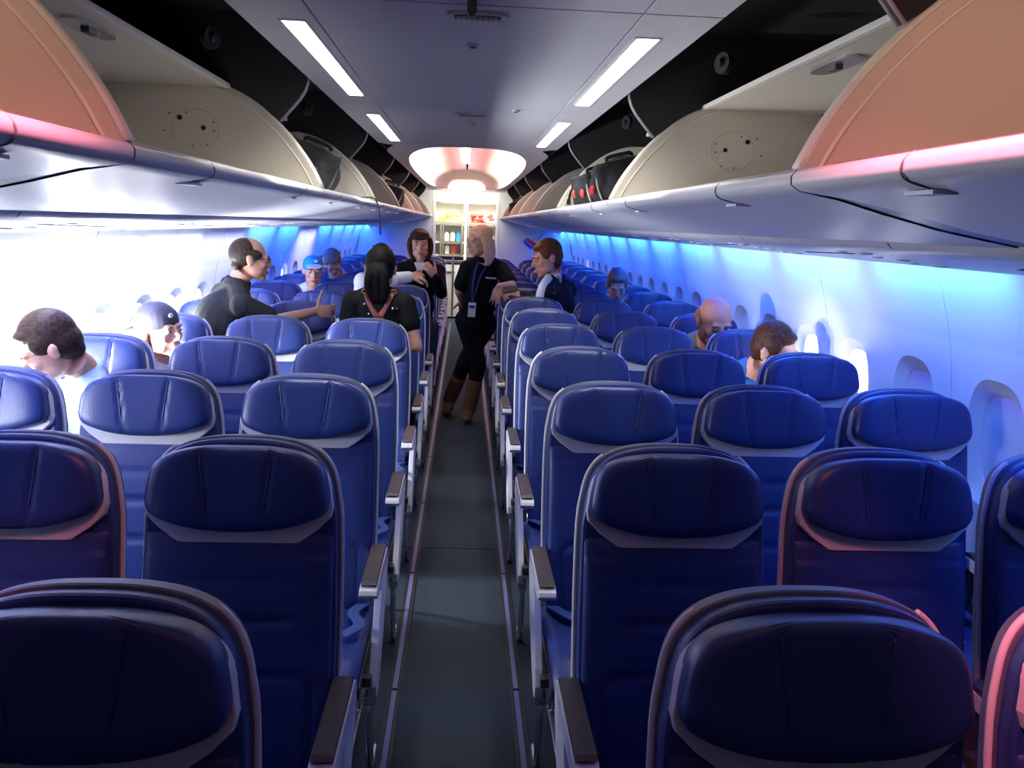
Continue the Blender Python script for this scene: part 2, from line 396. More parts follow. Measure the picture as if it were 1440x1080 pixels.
# ceiling fittings
for y, wd in ((2.105, .145), (3.955, .155)):
    t = thing('ceiling_grille', ('nearest' if y < 3 else 'farther') + ' oval recessed grille in the middle of the ceiling', 'grille', (.01, y, 2.128), group='ceiling grilles')
    b = NB(); prism(b, [(hole(2 * math.pi * i / 24, wd / 2, .030)) for i in range(24)], 'Z', -.006, .002); obj('bezel', b, 'trimw', t)
    b = NB(); prism(b, [(hole(2 * math.pi * i / 24, wd / 2 - .016, .019)) for i in range(24)], 'Z', -.008, -.001)
    for q in range(-4, 5): box(b, (q * .013, 0, -.009), (.004, .034, .003))
    obj('grille', b, 'steel', t)
for x, y, l in ((.002, 2.45, 'small dark ceiling sensor behind the nearest grille'), (.018, 4.28, 'small dark ceiling sensor behind the farther grille'), (.20, 3.76, 'small round button in the cross band of the ceiling')):
    t = thing('ceiling_sensor', l, 'sensor', (x, y, 2.128))
    b = NB(); cyl(b, (0, 0, -.006), (0, 0, .002), .016); obj('base', b, 'trimw', t)
    b = NB(); cyl(b, (0, 0, -.009), (0, 0, -.005), .009); obj('lens', b, 'steel', t)
b = NB(); box(b, (0, 0, -.015), (.022, .05, .03), bev=.004); box(b, (0, -.01, -.033), (.012, .03, .008), bev=.002)
o = obj('ceiling_hook', b, 'steel'); o.location = (-.004, 2.0, 2.13); tag(o, 'small black latch hanging from the ceiling seam at the top of the picture', 'latch')
# bulkheads
for s, nm in ((-1, 'wall_aft_left'), (1, 'wall_aft_right')):
    b = NB(); prism(b, [(s * .52, 0), (s * .52, 2.13), (s * 1.32, 2.13), (s * 1.62, 1.6), (s * 1.75, 1.0), (s * 1.70, 0)], 'Y', Y1, Y1 + .04)
    obj(nm, b, 'bulk', kind='structure')
    b = NB(); box(b, (s * .50, Y1 + .02, 1.0), (.045, .06, 2.0), bev=.01); obj('trim_4', b, 'gall', kind='structure')
b = NB(); box(b, (0, Y1 + .02, 2.07), (1.04, .04, .13)); obj('wall_aft_header', b, 'gall', kind='structure')
b = NB(); box(b, (0, Y0, 1.1), (3.6, .04, 2.4)); obj('wall_front', b, 'bulk', kind='structure')
# galley compartment walls
b = NB()
for s in (-1, 1): box(b, (s * 1.2, 14.6, 1.1), (.04, 2.4, 2.4))
box(b, (0, 15.4, 1.1), (2.4, .04, 2.4)); obj('wall_galley', b, 'gall', kind='structure')
b = NB(); box(b, (0, 14.5, 2.2), (2.4, 2.2, .04)); obj('ceiling_galley', b, 'gall', kind='structure')

# ================================================================ OVERHEAD BINS
LIPP = [(.600, 1.712), (.570, 1.738), (.552, 1.748), (.540, 1.746), (.532, 1.736), (.533, 1.722), (.548, 1.712), (.580, 1.706), (.615, 1.700), (.70, 1.678), (.80, 1.655), (.95, 1.630)]
ARC = [(.542, 1.747), (.565, 1.795), (.590, 1.838), (.617, 1.876), (.648, 1.916), (.684, 1.955), (.726, 1.995), (.773, 2.033), (.822, 2.063), (.873, 2.086), (.93, 2.105), (1.0, 2.118)]
BY = [-1.20, -.44, 1.39, 3.20, 5.04, 6.87, 8.70, 10.53, 12.36, 13.38]
ordw = ['first', 'second', 'third', 'fourth', 'fifth', 'sixth', 'seventh', 'eighth', 'ninth', 'tenth', 'eleventh', 'twelfth', 'thirteenth', 'fourteenth', 'fifteenth']
def d_panel(s, y, th=.018, rim=True):
    b = NB(); prism(b, [(s * x, z) for x, z in ARC + [(1.32, 2.118), (1.32, 1.70), (.95, 1.64), (.80, 1.665), (.62, 1.705)]], 'Y', y, y + th); return b
for s, sd in ((-1, 'left'), (1, 'right')):
    for k in range(1, len(BY) - 1):
        y0, y1 = BY[k], BY[k + 1]; a0, a1 = y0 + .003, y1 - .003
        if k == 1: a0 = y0
        nth = ordw[k - 1]
        lab = 'open cream overhead bin on the %s side, %s from the camera' % (sd, nth)
        t = thing('overhead_bin', lab, 'overhead bin', (s * .95, (y0 + y1) / 2, 1.64), group='open overhead bins along the %s side' % sd)
        off = V((-s * .95, -(y0 + y1) / 2, -1.64))
        def put(nm, bm, m, smooth=False, par=None):
            for v in bm.verts: v.co += off
            return obj(nm, bm, m, par or t, smooth=smooth)
        b = NB(); sheet_profile(b, [(s * x, z) for x, z in LIPP], [a0, (a0 + a1) / 2, a1])
        if k == 1:      # the first bin's belly is cut back towards the wall, leaving a shallow recess with its shade coloured in as dark blue
            for v in b.verts:
                if v.co.y > a1 - .001: v.co.y -= .085 * min(1, max(0, (abs(v.co.x) - .548) / .15))
            f = NB(); sheet_profile(f, [(s * x, z + .0025) for x, z in LIPP[6:]], [a1 - .12, a1]); put('recess_band', f, 'strip', True)
        # bucket floor inside
        sheet_profile(b, [(s * x, z) for x, z in [(.600, 1.712), (.80, 1.672), (.95, 1.655), (1.20, 1.70), (1.32, 1.80), (1.32, 2.0)]], [a0, a1])
        put('bucket', b, 'binw', True)
        rec = []
        for yy, rimoff in ((a0 + .0, -1), (a1 - .018, 1)):
            p = put('end_panel', d_panel(s, yy), 'bini')
            b = NB(); yr = yy + .009 + rimoff * .006
            tube(b, smooth_path([(s * x, yr, z) for x, z in ARC], 2), .009, 8)
            tube(b, smooth_path([(s * (x + .022), yy + (.0 if rimoff > 0 else .018), z - .012) for x, z in ARC[:-1]], 2), .004, 6)
            put('panel_rim', b, 'binr', True, p)
            if k in (2, 3) and rimoff > 0:
                b = NB()
                for (x, z), r in (((1.045, 1.977), .009), ((.962, 1.944), .008)): cyl(b, (s * x, yy - .0025, z), (s * x, yy + .002, z), r, 16)
                for x, z in ((1.08, 1.99), (1.02, 1.995), (.925, 1.965), (.925, 1.935), (.95, 1.885), (1.0, 1.88), (1.1, 1.93)): cyl(b, (s * x, yy - .002, z), (s * x, yy + .002, z), .0028, 8)
                put('pivot_holes', b, 'black', False, p)
                b = NB(); tube(b, [(s * (.99 + .085 * math.cos(q * math.pi / 12)), yy, 1.94 + .07 * math.sin(q * math.pi / 12)) for q in range(24)], .002, 6, close=True)
                put('pivot_boss', b, 'bini', True, p)
        # upper liner sheet with its pale aisle edge
        e1 = a1 - .02 if k <= 2 else y0 + (.95 if k == 3 else .42)
        b = NB(); box(b, (s * 1.10, (a0 + .02 + e1) / 2, 2.092), (.44, e1 - a0 - .02, .008)); q = put('liner', b, 'bini')
        b = NB(); box(b, (s * .872, (a0 + .02 + e1) / 2, 2.092), (.022, e1 - a0 - .02, .016), bev=.003); put('liner_edge', b, 'binr', False, q)
        if k <= 3:
            yl = y0 + .86
            b = NB(); prism(b, [(s * .955 + hole(2 * math.pi * i / 24, .036, .12)[0], yl + hole(2 * math.pi * i / 24, .036, .12)[1]) for i in range(24)], 'Z', 2.078, 2.09); l = put('latch_cup', b, 'metal')
            b = NB(); box(b, (s * .955, yl, 2.074), (.022, .05, .012), bev=.004); put('latch_tongue', b, 'steel', False, l)
        # lip joints, bumper and latch on the outside
        for yj in (y0 + .42, y1 - .36):
            b = NB(); tube(b, smooth_path([(s * (x + .0008), yj + dy, z) for (x, z), dy in zip([(.545, 1.748), (.531, 1.736), (.532, 1.722), (.548, 1.711), (.60, 1.702)], (0, 0, .005, .012, .03))], 3), .0016, 5)
            put('lip_seam', b, 'wire', True)
            b = NB(); box(b, (s * .60, yj + .05, 1.7005), (.035, .07, .006), bev=.002); put('release_latch', b, 'shade')
        if k >= 2:
            b = NB(); box(b, (s * .560, (a0 + a1) / 2, 1.7475), (.014, a1 - a0 - .05, .006)); put('bumper_seal', b, 'binr' if k > 2 else 'binr')
        else:
            b = NB(); box(b, (s * .575, (a0 + a1) / 2 - .02, 1.748), (.012, a1 - a0 - .10, .010)); put('bumper_seal', b, 'seal')
    # service panels under the bins
    for k in range(15):
        y0 = -1.2 + 1.016 * k; y1 = y0 + 1.010
        b = NB(); sheet_profile(b, [(s * x, z) for x, z in [(.935, 1.640), (.955, 1.618), (1.02, 1.606), (1.20, 1.592), (1.40, 1.566), (1.50, 1.560), (1.56, 1.552), (1.575, 1.575)]], [y0, y1])
        o = obj('service_panel', b, 'binw', smooth=True)
        tag(o, 'white reading light panel under the %s bins, %s from the front wall' % (sd, ordw[k]), 'service panel', 'service panels under the %s bins' % sd)
        for q in range(3):
            b = NB(); cyl(b, (s * (1.10 + .11 * q), y0 + .42, 1.598 - .014 * q), (s * (1.10 + .11 * q), y0 + .42, 1.594 - .014 * q), .022, 16); obj('air_vent', b, 'binw', o)
            b = NB(); cyl(b, (s * (1.10 + .11 * q), y0 + .56, 1.600 - .014 * q), (s * (1.10 + .11 * q), y0 + .56, 1.596 - .014 * q), .016, 16); obj('reading_light', b, 'shade', o)
        b = NB(); box(b, (s * 1.21, y0 + .72, 1.590), (.30, .012, .003)); obj('signal_strip', b, 'strip', o)
    # dark recess above the bins with ribs at every joint
    b = NB(); box(b, (s * .96, (Y0 + Y1) / 2, 2.36), (.80, Y1 - Y0, .02)); box(b, (s * 1.345, (Y0 + Y1) / 2, 2.0), (.02, Y1 - Y0, .74)); box(b, (s * .60, (Y0 + Y1) / 2, 2.25), (.012, Y1 - Y0, .20))
    obj('trim_5', b, 'black', kind='structure')
    for k in range(2, len(BY) - 1):
        y = BY[k]
        b = NB(); rim = smooth_path([(.587, 2.132), (.600, 2.085), (.640, 2.035), (.685, 1.985)][:4], 5) if False else [(.588, 2.135), (.591, 2.115), (.600, 2.090), (.618, 2.062), (.645, 2.030), (.690, 1.980)]
        prism(b, [(s * x, z) for x, z in rim + [(.77, 2.035), (.873, 2.09), (1.33, 2.11), (1.33, 2.35), (.60, 2.35)]], 'Y', y - .008, y + .008)
        o = obj('trim_6', b, 'black2', kind='structure')
        b = NB()
        for dy in (-.010, .010): tube(b, [(s * x, y + dy, z) for x, z in rim], .0035, 6)
        obj('edge_strip', b, 'wire', o, smooth=True)
    for y in (2.9, 4.6):
        b = NB(); cyl(b, (s * .84, y, 2.20), (s * .86, y + .01, 2.20), .035, 20); cyl(b, (s * .83, y, 2.20), (s * .84, y, 2.20), .014, 12)
        o = obj('trim_7', b, 'black2', kind='structure')

# ================================================================ SEATS
REC = math.radians(11.0)
SEATH = 1.1255 + .029   # top of the back
SEATH = 1.1544
def backplane(u, d, v):
    """u across, d towards the sitter (camera), v up the back; origin = foot of back"""
    L0 = .715
    y = -math.sin(REC) * (L0 - v) - d * math.cos(REC); z = SEATH - math.cos(REC) * (L0 - v) + d * math.sin(REC)
    return V((u, y, z))
TOPV = .715
def pad(hw, v0, v1, T, nx=24, nv=20, edge=2.6, back=0.0, groove=(), gd=.006, topcurve=None, dfun=None, botcurve=None):
    """cushion: front grid domed forward by T, flat back at d=back, closed"""
    bm = NB(); F_ = []; B_ = []
    for j in range(nv + 1):
        tv = -math.cos(math.pi * j / nv); tt = (tv + 1) / 2; v = v0 + (v1 - v0) * tt
        rf = []; rb = []
        for i in range(nx + 1):
            tu = -math.cos(math.pi * i / nx); h = hw(v)
            tu = math.sin(tu * math.pi / 2) * .45 + tu * .55
            u = tu * h
            vv = v
            if topcurve: vv += topcurve(tu) * max(0, (tt - .5) * 2)
            if botcurve: vv += botcurve(tu) * max(0, (.5 - tt) * 2)
            e = (max(0, 1 - abs(tu) ** edge) ** (1 / edge)) * (max(0, 1 - abs(tv) ** (edge * 1.6)) ** (1 / (edge * 1.6)))
            d = back + T * e
            if dfun: d += dfun(tu, vv) * e
            for g in groove: d -= gd * math.exp(-(g(u, vv) / .0045) ** 2) * e
            rf.append(bm.verts.new(backplane(u, d, vv))); rb.append(bm.verts.new(backplane(u * .995, back - .004, vv)))
        F_.append(rf); B_.append(rb)
    for j in range(nv):
        for i in range(nx):
            bm.faces.new((F_[j][i], F_[j][i + 1], F_[j + 1][i + 1], F_[j + 1][i]))
            bm.faces.new((B_[j][i], B_[j + 1][i], B_[j + 1][i + 1], B_[j][i + 1]))
        bm.faces.new((F_[j][0], F_[j + 1][0], B_[j + 1][0], B_[j][0])); bm.faces.new((F_[j][nx], B_[j][nx], B_[j + 1][nx], F_[j + 1][nx]))
    for i in range(nx):
        bm.faces.new((F_[0][i], B_[0][i], B_[0][i + 1], F_[0][i + 1])); bm.faces.new((F_[nv][i], F_[nv][i + 1], B_[nv][i + 1], B_[nv][i]))
    bmesh.ops.recalc_face_normals(bm, faces=bm.faces)
    return bm
def outline_hw(off=0):
    tab = [(-.05, .205), (.10, .214), (.35, .220), (.46, .219), (.52, .215), (.57, .207), (.61, .197), (.64, .186), (.665, .172), (.685, .153), (.70, .125), (.7085, .095), (.7150, .05)]
    return lambda v: lerp_tab(tab, v) + off
def smooth_tab(tab):
    # monotone smooth through dense resample
    xs = [p[0] for p in tab]; ys = [p[1] for p in tab]
    def f(x):
        if x <= xs[0]: return ys[0]
        for i in range(len(xs) - 1):
            if x <= xs[i + 1]:
                t = (x - xs[i]) / (xs[i + 1] - xs[i])
                p0 = ys[max(i - 1, 0)]; p1 = ys[i]; p2 = ys[i + 1]; p3 = ys[min(i + 2, len(ys) - 1)]
                return .5 * ((2 * p1) + (p2 - p0) * t + (2 * p0 - 5 * p1 + 4 * p2 - p3) * t * t + (3 * p1 - p0 - 3 * p2 + p3) * t ** 3)
        return ys[-1]
    return f
def top_arc(hw_max, vtop, vcorner, pts=19):
    """outline points (right half) of the top edge: superellipse from (0,vtop) to (hw,vcorner)"""
    o = []
    for i in range(pts):
        a = math.pi / 2 * i / (pts - 1); v = vcorner + (vtop - vcorner) * math.cos(a) ** .42
        o.append(((hw_max - .13 * (v - vcorner)) * math.sin(a) ** .78, v))
    return o
def plate(outline, d0, d1, bev=.006):
    """outline: list of (u,v); slab between depths d0 (back) and d1 (front) with a rounded front edge"""
    bm = NB(); cx = 0; cv = sum(p[1] for p in outline) / len(outline)
    def ring(off, d):
        r = []; n = len(outline)
        for i, (u, v) in enumerate(outline):
            a = outline[i - 1]; c = outline[(i + 1) % n]
            t = V((c[0] - a[0], c[1] - a[1])); nn = V((-t.y, t.x)).normalized() if t.length > 0 else V((0, 0))
            r.append(bm.verts.new(backplane(u + nn.x * off, d, v + nn.y * off)))
        return r
    sgn = 1
    area_ = sum(outline[i - 1][0] * outline[i][1] - outline[i][0] * outline[i - 1][1] for i in range(len(outline)))
    sgn = 1 if area_ > 0 else -1
    R_ = [ring(0, d0), ring(0, d1 - bev), ring(sgn * bev * .3, d1 - bev * .3), ring(sgn * bev, d1)]
    for a, c in zip(R_, R_[1:]):
        for i in range(len(a)): bm.faces.new((a[i], a[(i + 1) % len(a)], c[(i + 1) % len(a)], c[i]))
    bm.faces.new(R_[0][::-1]); bm.faces.new(R_[-1])
    bmesh.ops.recalc_face_normals(bm, faces=bm.faces); return bm
def seat_outline(hw, vtop, vc, vbot, hwb):
    r = top_arc(hw, vtop, vc); r += [(hw + .003, (vc + vbot) / 2 + .08), (hwb, vbot + .05), (hwb - .02, vbot)]
    return r + [(-u, v) for u, v in r[::-1]][:-1]
# prototype seats -------------------------------------------------
def seat_proto():
    parts = []
    r = bpy.data.objects.new('airline_seat', None); COL.objects.link(r); r.empty_display_size = .05
    bs = plate(seat_outline(.2165, TOPV, .53, .0, .2165), -.055, -.020, .007)
    bso = obj('back_shell', bs, 'shell', r, smooth=False)
    for sg in (-1, 1):
        b = NB(); ol = [p for p in seat_outline(.2165, TOPV, .53, .0, .2165) if p[0] * sg > .150 and p[1] > .02]
        ol.sort(key=lambda p: p[1]); tube(b, smooth_path([backplane(u, -.030, v) for u, v in ol], 3), .0065, 6); obj('edge_trim', b, 'trimw', bso, smooth=True)
    # back cushion: navy body with stitched lines
    bc = plate(seat_outline(.2115, TOPV - .006, .525, -.03, .212), -.022, .010, .008); o = obj('back_cushion', bc, 'leather', r)
    def g1(u, v): return (v - .395) if abs(u) < .115 else 9
    def g2(u, v): return (v - .305) if abs(u) < .115 else 9
    def g3(u, v):
        vv = .19 - .0 * u; 
        if v <= .14 and abs(abs(u) - .165) < .03: return abs(u) - .165
        if v > .14 and abs(u) > .125:
            return math.hypot(abs(u) - .115, v - .14) - .05
        return (v - .19) if abs(u) <= .125 else 9
    bb = pad(lambda v: .207, -.045, .50, .030, 36, 64, 3.5, groove=(g1, g2, g3), gd=.012, dfun=lambda tu, v: .012 * abs(tu) ** 3 * (1 if v < .45 else .3))
    obj('back_padding', bb, 'leather', o, smooth=True)
    # pale surround behind the head pad, showing as a crescent below it
    so = [p for p in top_arc(.2045, TOPV - .026, .560)]
    so += [(.200, .538), (.172, .510), (.132, .4815), (.115, .480)]
    so = so + [(-u, v) for u, v in so[::-1]][:-1]
    obj('headrest_surround', plate(so, .004, .030, .003), 'trimw', r)
    VT, VC, VB = TOPV - .019, .575, .545
    def hhw(v):
        if v >= VC: return (.200 - .13 * (v - VC)) * max(0, 1 - ((v - VC) / (VT - VC)) ** 4.8) ** .39
        return .199 - .012 * ((VC - v) / (VC - VB)) ** 2
    def sm(sg): return lambda u, v: u - sg * (.052 + .026 * ((v - .51) / .18) ** .8 if v > .51 else .052)
    hp = pad(hhw, VB, VT - .0006, .050, 72, 26, 4.2, back=.022, groove=(sm(-1), sm(1)), gd=.0055, botcurve=lambda tu: -.038 * (1 - abs(tu) ** 2.4), dfun=lambda tu, v: .010 * tu * tu)
    h = obj('headrest', hp, 'leather2', r, smooth=True)
    for sg in (-1, 1):
        pts = []
        for i in range(15):
            v = .522 + .011 * i; u = sg * (.052 + .026 * ((v - .51) / .18) ** .8)
            tu = u / hhw(max(v, VB)); tv = 2 * (v - VB) / (VT - VB) - 1
            e = (max(0, 1 - abs(tu) ** 4.2) ** (1 / 4.2)) * (max(0, 1 - abs(tv) ** 6.7) ** (1 / 6.7)) if abs(tv) < 1 else .55
            pts.append(backplane(u, .022 + .050 * e + .010 * tu * tu * e - .0035, v))
        b = NB(); tube(b, smooth_path(pts, 2), .0028, 6); obj('seam', b, 'leather2', h, smooth=True)
    # seat cushion
    bm = NB(); NXc, NYc = 16, 16; top = []; bot = []
    for j in range(NYc + 1):
        y = -.10 - .48 * j / NYc; rt_ = []; rb_ = []
        for i in range(NXc + 1):
            tu = -1 + 2 * i / NXc; x = .222 * tu
            z = .462 - .035 * (1 - j / NYc) - .018 * abs(tu) ** 6
            tj = j / NYc
            if tj > .72: z -= .075 * ((tj - .72) / .28) ** 2.4
            z -= .006 * math.exp(-((abs(x) - .165) / .005) ** 2) * (tj < .8)
            rt_.append(bm.verts.new((x, y, z))); rb_.append(bm.verts.new((x * .97, y + (.02 if j == NYc else 0), .355 - .0 * tj)))
        top.append(rt_); bot.append(rb_)
    for j in range(NYc):
        for i in range(NXc):
            bm.faces.new((top[j][i], top[j][i + 1], top[j + 1][i + 1], top[j + 1][i])); bm.faces.new((bot[j][i], bot[j + 1][i], bot[j + 1][i + 1], bot[j][i + 1]))
        for i, e in ((0, 1), (NXc, 0)): bm.faces.new((top[j][i], top[j + 1][i], bot[j + 1][i], bot[j][i]))
    for i in range(NXc):
        bm.faces.new((top[0][i], top[0][i + 1], bot[0][i + 1], bot[0][i])); bm.faces.new((top[-1][i], top[-1][i + 1], bot[-1][i + 1], bot[-1][i]))
    bmesh.ops.recalc_face_normals(bm, faces=bm.faces)
    obj('seat_cushion', bm, 'leather', r, smooth=True)
    b = NB(); box(b, (0, -.30, .335), (.44, .38, .035), bev=.006); box(b, (0, -.14, .335), (.49, .03, .03), bev=.005); box(b, (0, -.42, .335), (.49, .03, .03), bev=.005)
    obj('seat_pan', b, 'steel', r)
    for x in (-.16, .16):
        b = NB()
        tube(b, smooth_path([(x, -.45, .33), (x, -.50, .22), (x, -.47, .08), (x, -.40, .012)], 5), .013, 8)
        tube(b, smooth_path([(x, -.15, .33), (x, -.10, .18), (x, -.07, .012)], 5), .013, 8)
        box(b, (x, -.24, .012), (.03, .40, .02), bev=.004); obj('leg', b, 'metal', r, smooth=True)
    b = NB(); tube(b, smooth_path([(-.20, -.13, .44), (-.16, -.22, .452), (-.10, -.32, .462), (-.05, -.37, .464), (.0, -.40, .466)], 5), [.019] * 21, 8, flat=.12)
    tube(b, smooth_path([(.20, -.13, .44), (.17, -.24, .458), (.20, -.33, .462), (.16, -.40, .466)], 5), .019, 8, flat=.12)
    sb = obj('seat_belt', b, 'belt', r, smooth=True)
    b = NB(); box(b, (.01, -.41, .470), (.05, .055, .014), bev=.004); obj('buckle', b, 'metal', sb)
    return r
def arm_mesh(parent, x, aisle=0):
    """aisle = 0: slim arm between seats; -1/+1 the arm with a broad white side plate facing that way"""
    b = NB(); w_ = .052 if aisle else .042
    p = [(-.405, .580), (-.412, .592), (-.405, .604), (-.39, .610), (-.10, .610), (-.075, .602), (-.07, .586), (-.085, .576), (-.30, .560), (-.38, .570)]
    prism(b, p, 'X', x - w_ / 2, x + w_ / 2)
    if aisle:
        xa, xb = sorted((x + aisle * w_ * .5, x + aisle * (w_ * .5 - .022)))
        q = [(-.075, .60), (-.07, .58), (-.08, .54), (-.12, .48), (-.21, .38), (-.29, .31), (-.345, .275), (-.385, .265), (-.41, .275), (-.415, .31), (-.395, .36), (-.355, .42), (-.30, .49), (-.26, .54), (-.25, .60)]
        prism(b, q, 'X', xa, xb)
    bmesh.ops.bevel(b, geom=[e for e in b.edges if e.calc_length() > .002], offset=.0035, segments=2, affect='EDGES', profile=.7, clamp_overlap=True)
    a = obj('armrest', b, 'armw', parent)
    b = NB(); pp = [(-.385, .610), (-.395, .617), (-.385, .625), (-.11, .625), (-.09, .618), (-.095, .610)]
    prism(b, pp, 'X', x - w_ / 2 + .004, x + w_ / 2 - .004); obj('armrest_pad', b, 'armpad', a)
    if not aisle:
        b = NB(); box(b, (x, -.09, .52), (.028, .07, .17), bev=.006); box(b, (x, -.10, .40), (.03, .10, .10), bev=.006); obj('arm_support', b, 'steel', a)
    else:
        b = NB(); xm = x + aisle * .006
        tube(b, smooth_path([(xm, -.385, .275), (xm, -.405, .20), (xm, -.40, .10), (xm, -.36, .012), (xm, -.25, .012)], 6), .011, 8); box(b, (xm, -.385, .262), (.034, .045, .030), bev=.006)
        obj('arm_leg', b, 'metal', a, smooth=True)
base = seat_proto()
ROW0, PITCH, SA, SP = 1.041, .79, .489, .490
NROW = 15
colname = {1: 'aisle', 2: 'middle', 3: 'window'}
def add_arms(o, side, c):
    # side -1 = left block, +1 = right block ; c = 1 aisle, 2 middle, 3 window
    if c == 1: arm_mesh(o, -side * .233, -side)
    arm_mesh(o, side * SP / 2 if c < 3 else side * .236, 0)
protos = {}
first_used = False
for side in (-1, 1):
    for c in (1, 2, 3):
        p = base if not first_used else copy_tree(base)
        first_used = True; protos[(side, c)] = p
# arms are added after copying so each prototype carries its own
for (side, c), p in protos.items(): add_arms(p, side, c)
used = set()
for k in range(NROW):
    for side, sd in ((-1, 'left'), (1, 'right')):
        for c in (1, 2, 3):
            if k == 0 and c == 3 and side < 0: continue
            pr = protos[(side, c)]
            o = pr if (side, c) not in used else copy_tree(pr)
            used.add((side, c))
            o.location = (side * (SA + SP * (c - 1)), ROW0 + PITCH * k, 0)
            o['label'] = 'navy leather %s seat, %s row from the camera, %s of the aisle' % (colname[c], ordw[k], sd)
            o['category'] = 'seat'; o['group'] = 'navy seats %s of the aisle' % sd

# ================================================================ PEOPLE
X3 = V((1, 0, 0)); Z3 = V((0, 0, 1))
def axes(fwd, up=(0, 0, 1)):
    f = V(fwd).normalized(); r = f.cross(V(up)).normalized(); u = r.cross(f)
    return Matrix(((r.x, f.x, u.x), (r.y, f.y, u.y), (r.z, f.z, u.z)))   # columns: right, forward, up
def head_solid(bm, H, R, s=1.0, jaw=1.0, ears=True):
    def P(x, y, z): return H + R @ (V((x, y, z)) * s)
    def E(x, y, z, a, b_, c, seg=16): ell(bm, P(x, y, z), (a * s, b_ * s, c * s), R, seg)
    E(0, -.012, .030, .076, .094, .084, 20)
    E(0, .022, -.020, .064, .070, .080, 20)
    E(0, .040, -.062, .050 * jaw, .048, .044); E(0, .066, -.094, .026 * jaw, .022, .020)
    for q in (-1, 1):
        E(q * .040, .030, -.064, .022 * jaw, .040, .028)
        E(q * .040, .064, -.022, .022, .020, .020)
        E(q * .027, .082, .024, .026, .012, .009)
        E(q * .031, .083, .004, .014, .009, .0085, 12)
        if ears:
            E(q * .079, -.008, -.008, .008, .019, .030, 12); E(q * .084, -.014, .004, .006, .016, .018, 10)
    tube(bm, [P(0, .086, .018), P(0, .100, -.008), P(0, .112, -.026)], [.008 * s, .010 * s, .012 * s], 10)
    E(0, .106, -.030, .012, .013, .010, 12)
    for q in (-1, 1): E(q * .011, .098, -.033, .008, .010, .007, 10)
    E(0, .086, -.058, .026, .012, .009, 12); E(0, .084, -.071, .022, .012, .009, 12)
    E(0, .082, -.046, .020, .010, .010, 10)
def face_bits(par, H, R, s=1.0, brow='hbrown', smile=False, closed=False, lipm='lip'):
    def P(x, y, z): return H + R @ (V((x, y, z)) * s)
    inv = -par.location
    def add(nm, bm, m, p=None):
        for v in bm.verts: v.co += inv
        return obj(nm, bm, m, p or par, smooth=True)
    for q in (-1, 1):
        b = NB(); ell(b, P(q * .031, .0868, .003), (.0125 * s, .0075 * s, (.003 if closed else .0046) * s), R, 14); e = add('eye', b, 'eye' if not closed else brow)
        if not closed:
            b = NB(); ell(b, P(q * .031, .0925, .003), (.0052 * s, .0028 * s, .0052 * s), R, 12); add('iris', b, 'iris', e)
        b = NB(); tube(b, [P(q * .016, .0945, .021), P(q * .030, .096, .027), P(q * .046, .088, .022)], [.0032 * s, .0036 * s, .002 * s], 6); add('eyebrow', b, brow)
    b = NB(); wv = .006 if smile else -.001
    tube(b, [P(-.026, .088, -.064 + wv), P(-.012, .0965, -.0635), P(0, .098, -.0625), P(.012, .0965, -.0635), P(.026, .088, -.064 + wv)], [.002 * s, .0045 * s, .005 * s, .0045 * s, .002 * s], 6)
    tube(b, [P(-.020, .090, -.070 + wv * .5), P(0, .0965, -.0735), P(.020, .090, -.070 + wv * .5)], [.002 * s, .005 * s, .002 * s], 6); l = add('lips', b, lipm)
    if smile:
        b = NB(); ell(b, P(0, .0945, -.0675), (.019 * s, .008 * s, .0042 * s), R, 12); add('teeth', b, 'teeth', l)
def hand_solid(bm, W, d, n, side, curl=.4, s=1.0, spread=.12, thumb_up=False):
    """W wrist, d direction of the palm, n normal out of the back of the hand, side = +1: thumb on the d x n side"""
    d = V(d).normalized(); n = V(n); n = (n - d * n.dot(d)).normalized(); t = d.cross(n) * side
    R = Matrix(((t.x, d.x, n.x), (t.y, d.y, n.y), (t.z, d.z, n.z)))
    ell(bm, W + d * .048 * s, (.040 * s, .052 * s, .015 * s), R, 16); ell(bm, W + d * .075 * s, (.040 * s, .022 * s, .013 * s), R, 12)
    for i, (x, L) in enumerate(((.030, .072), (.010, .080), (-.010, .074), (-.029, .060))):
        p = W + d * .085 * s + t * x * s; dd = (d + t * (x / .03) * spread).normalized(); c = curl * (1 + .12 * i)
        pts = [p - dd * .015 * s, p]; q = p
        for j, f in enumerate((.46, .30, .24)):
            ang = c * (j + .6); v = dd * math.cos(ang) - n * math.sin(ang); q = q + v * L * f * s; pts.append(q)
        r = (.0092 - .0006 * i) * s; tube(bm, pts, [r, r, r * .95, r * .88, r * .8], 8)
        for k, pp in enumerate(pts[1:]): ell(bm, pp, (r * (1.02, .98, .9, .82)[k],) * 3, seg=8)
    if thumb_up: tv = (t * .95 + d * .15).normalized(); tn = d * .3
    else: tv = (t * .62 + d * .75 - n * .15).normalized(); tn = -n * .3
    a = W + d * .022 * s + t * .026 * s; b_ = a + tv * .034 * s; c_ = b_ + (tv + d * .12 + tn * .2).normalized() * .032 * s; e = c_ + (tv + d * .2).normalized() * .026 * s
    tube(bm, [a, b_, c_, e], [.013 * s, .0115 * s, .0105 * s, .0085 * s], 8)
    for pp, r in ((a, .0132), (b_, .0117), (c_, .0106), (e, .0086)): ell(bm, pp, (r * s,) * 3, seg=8)
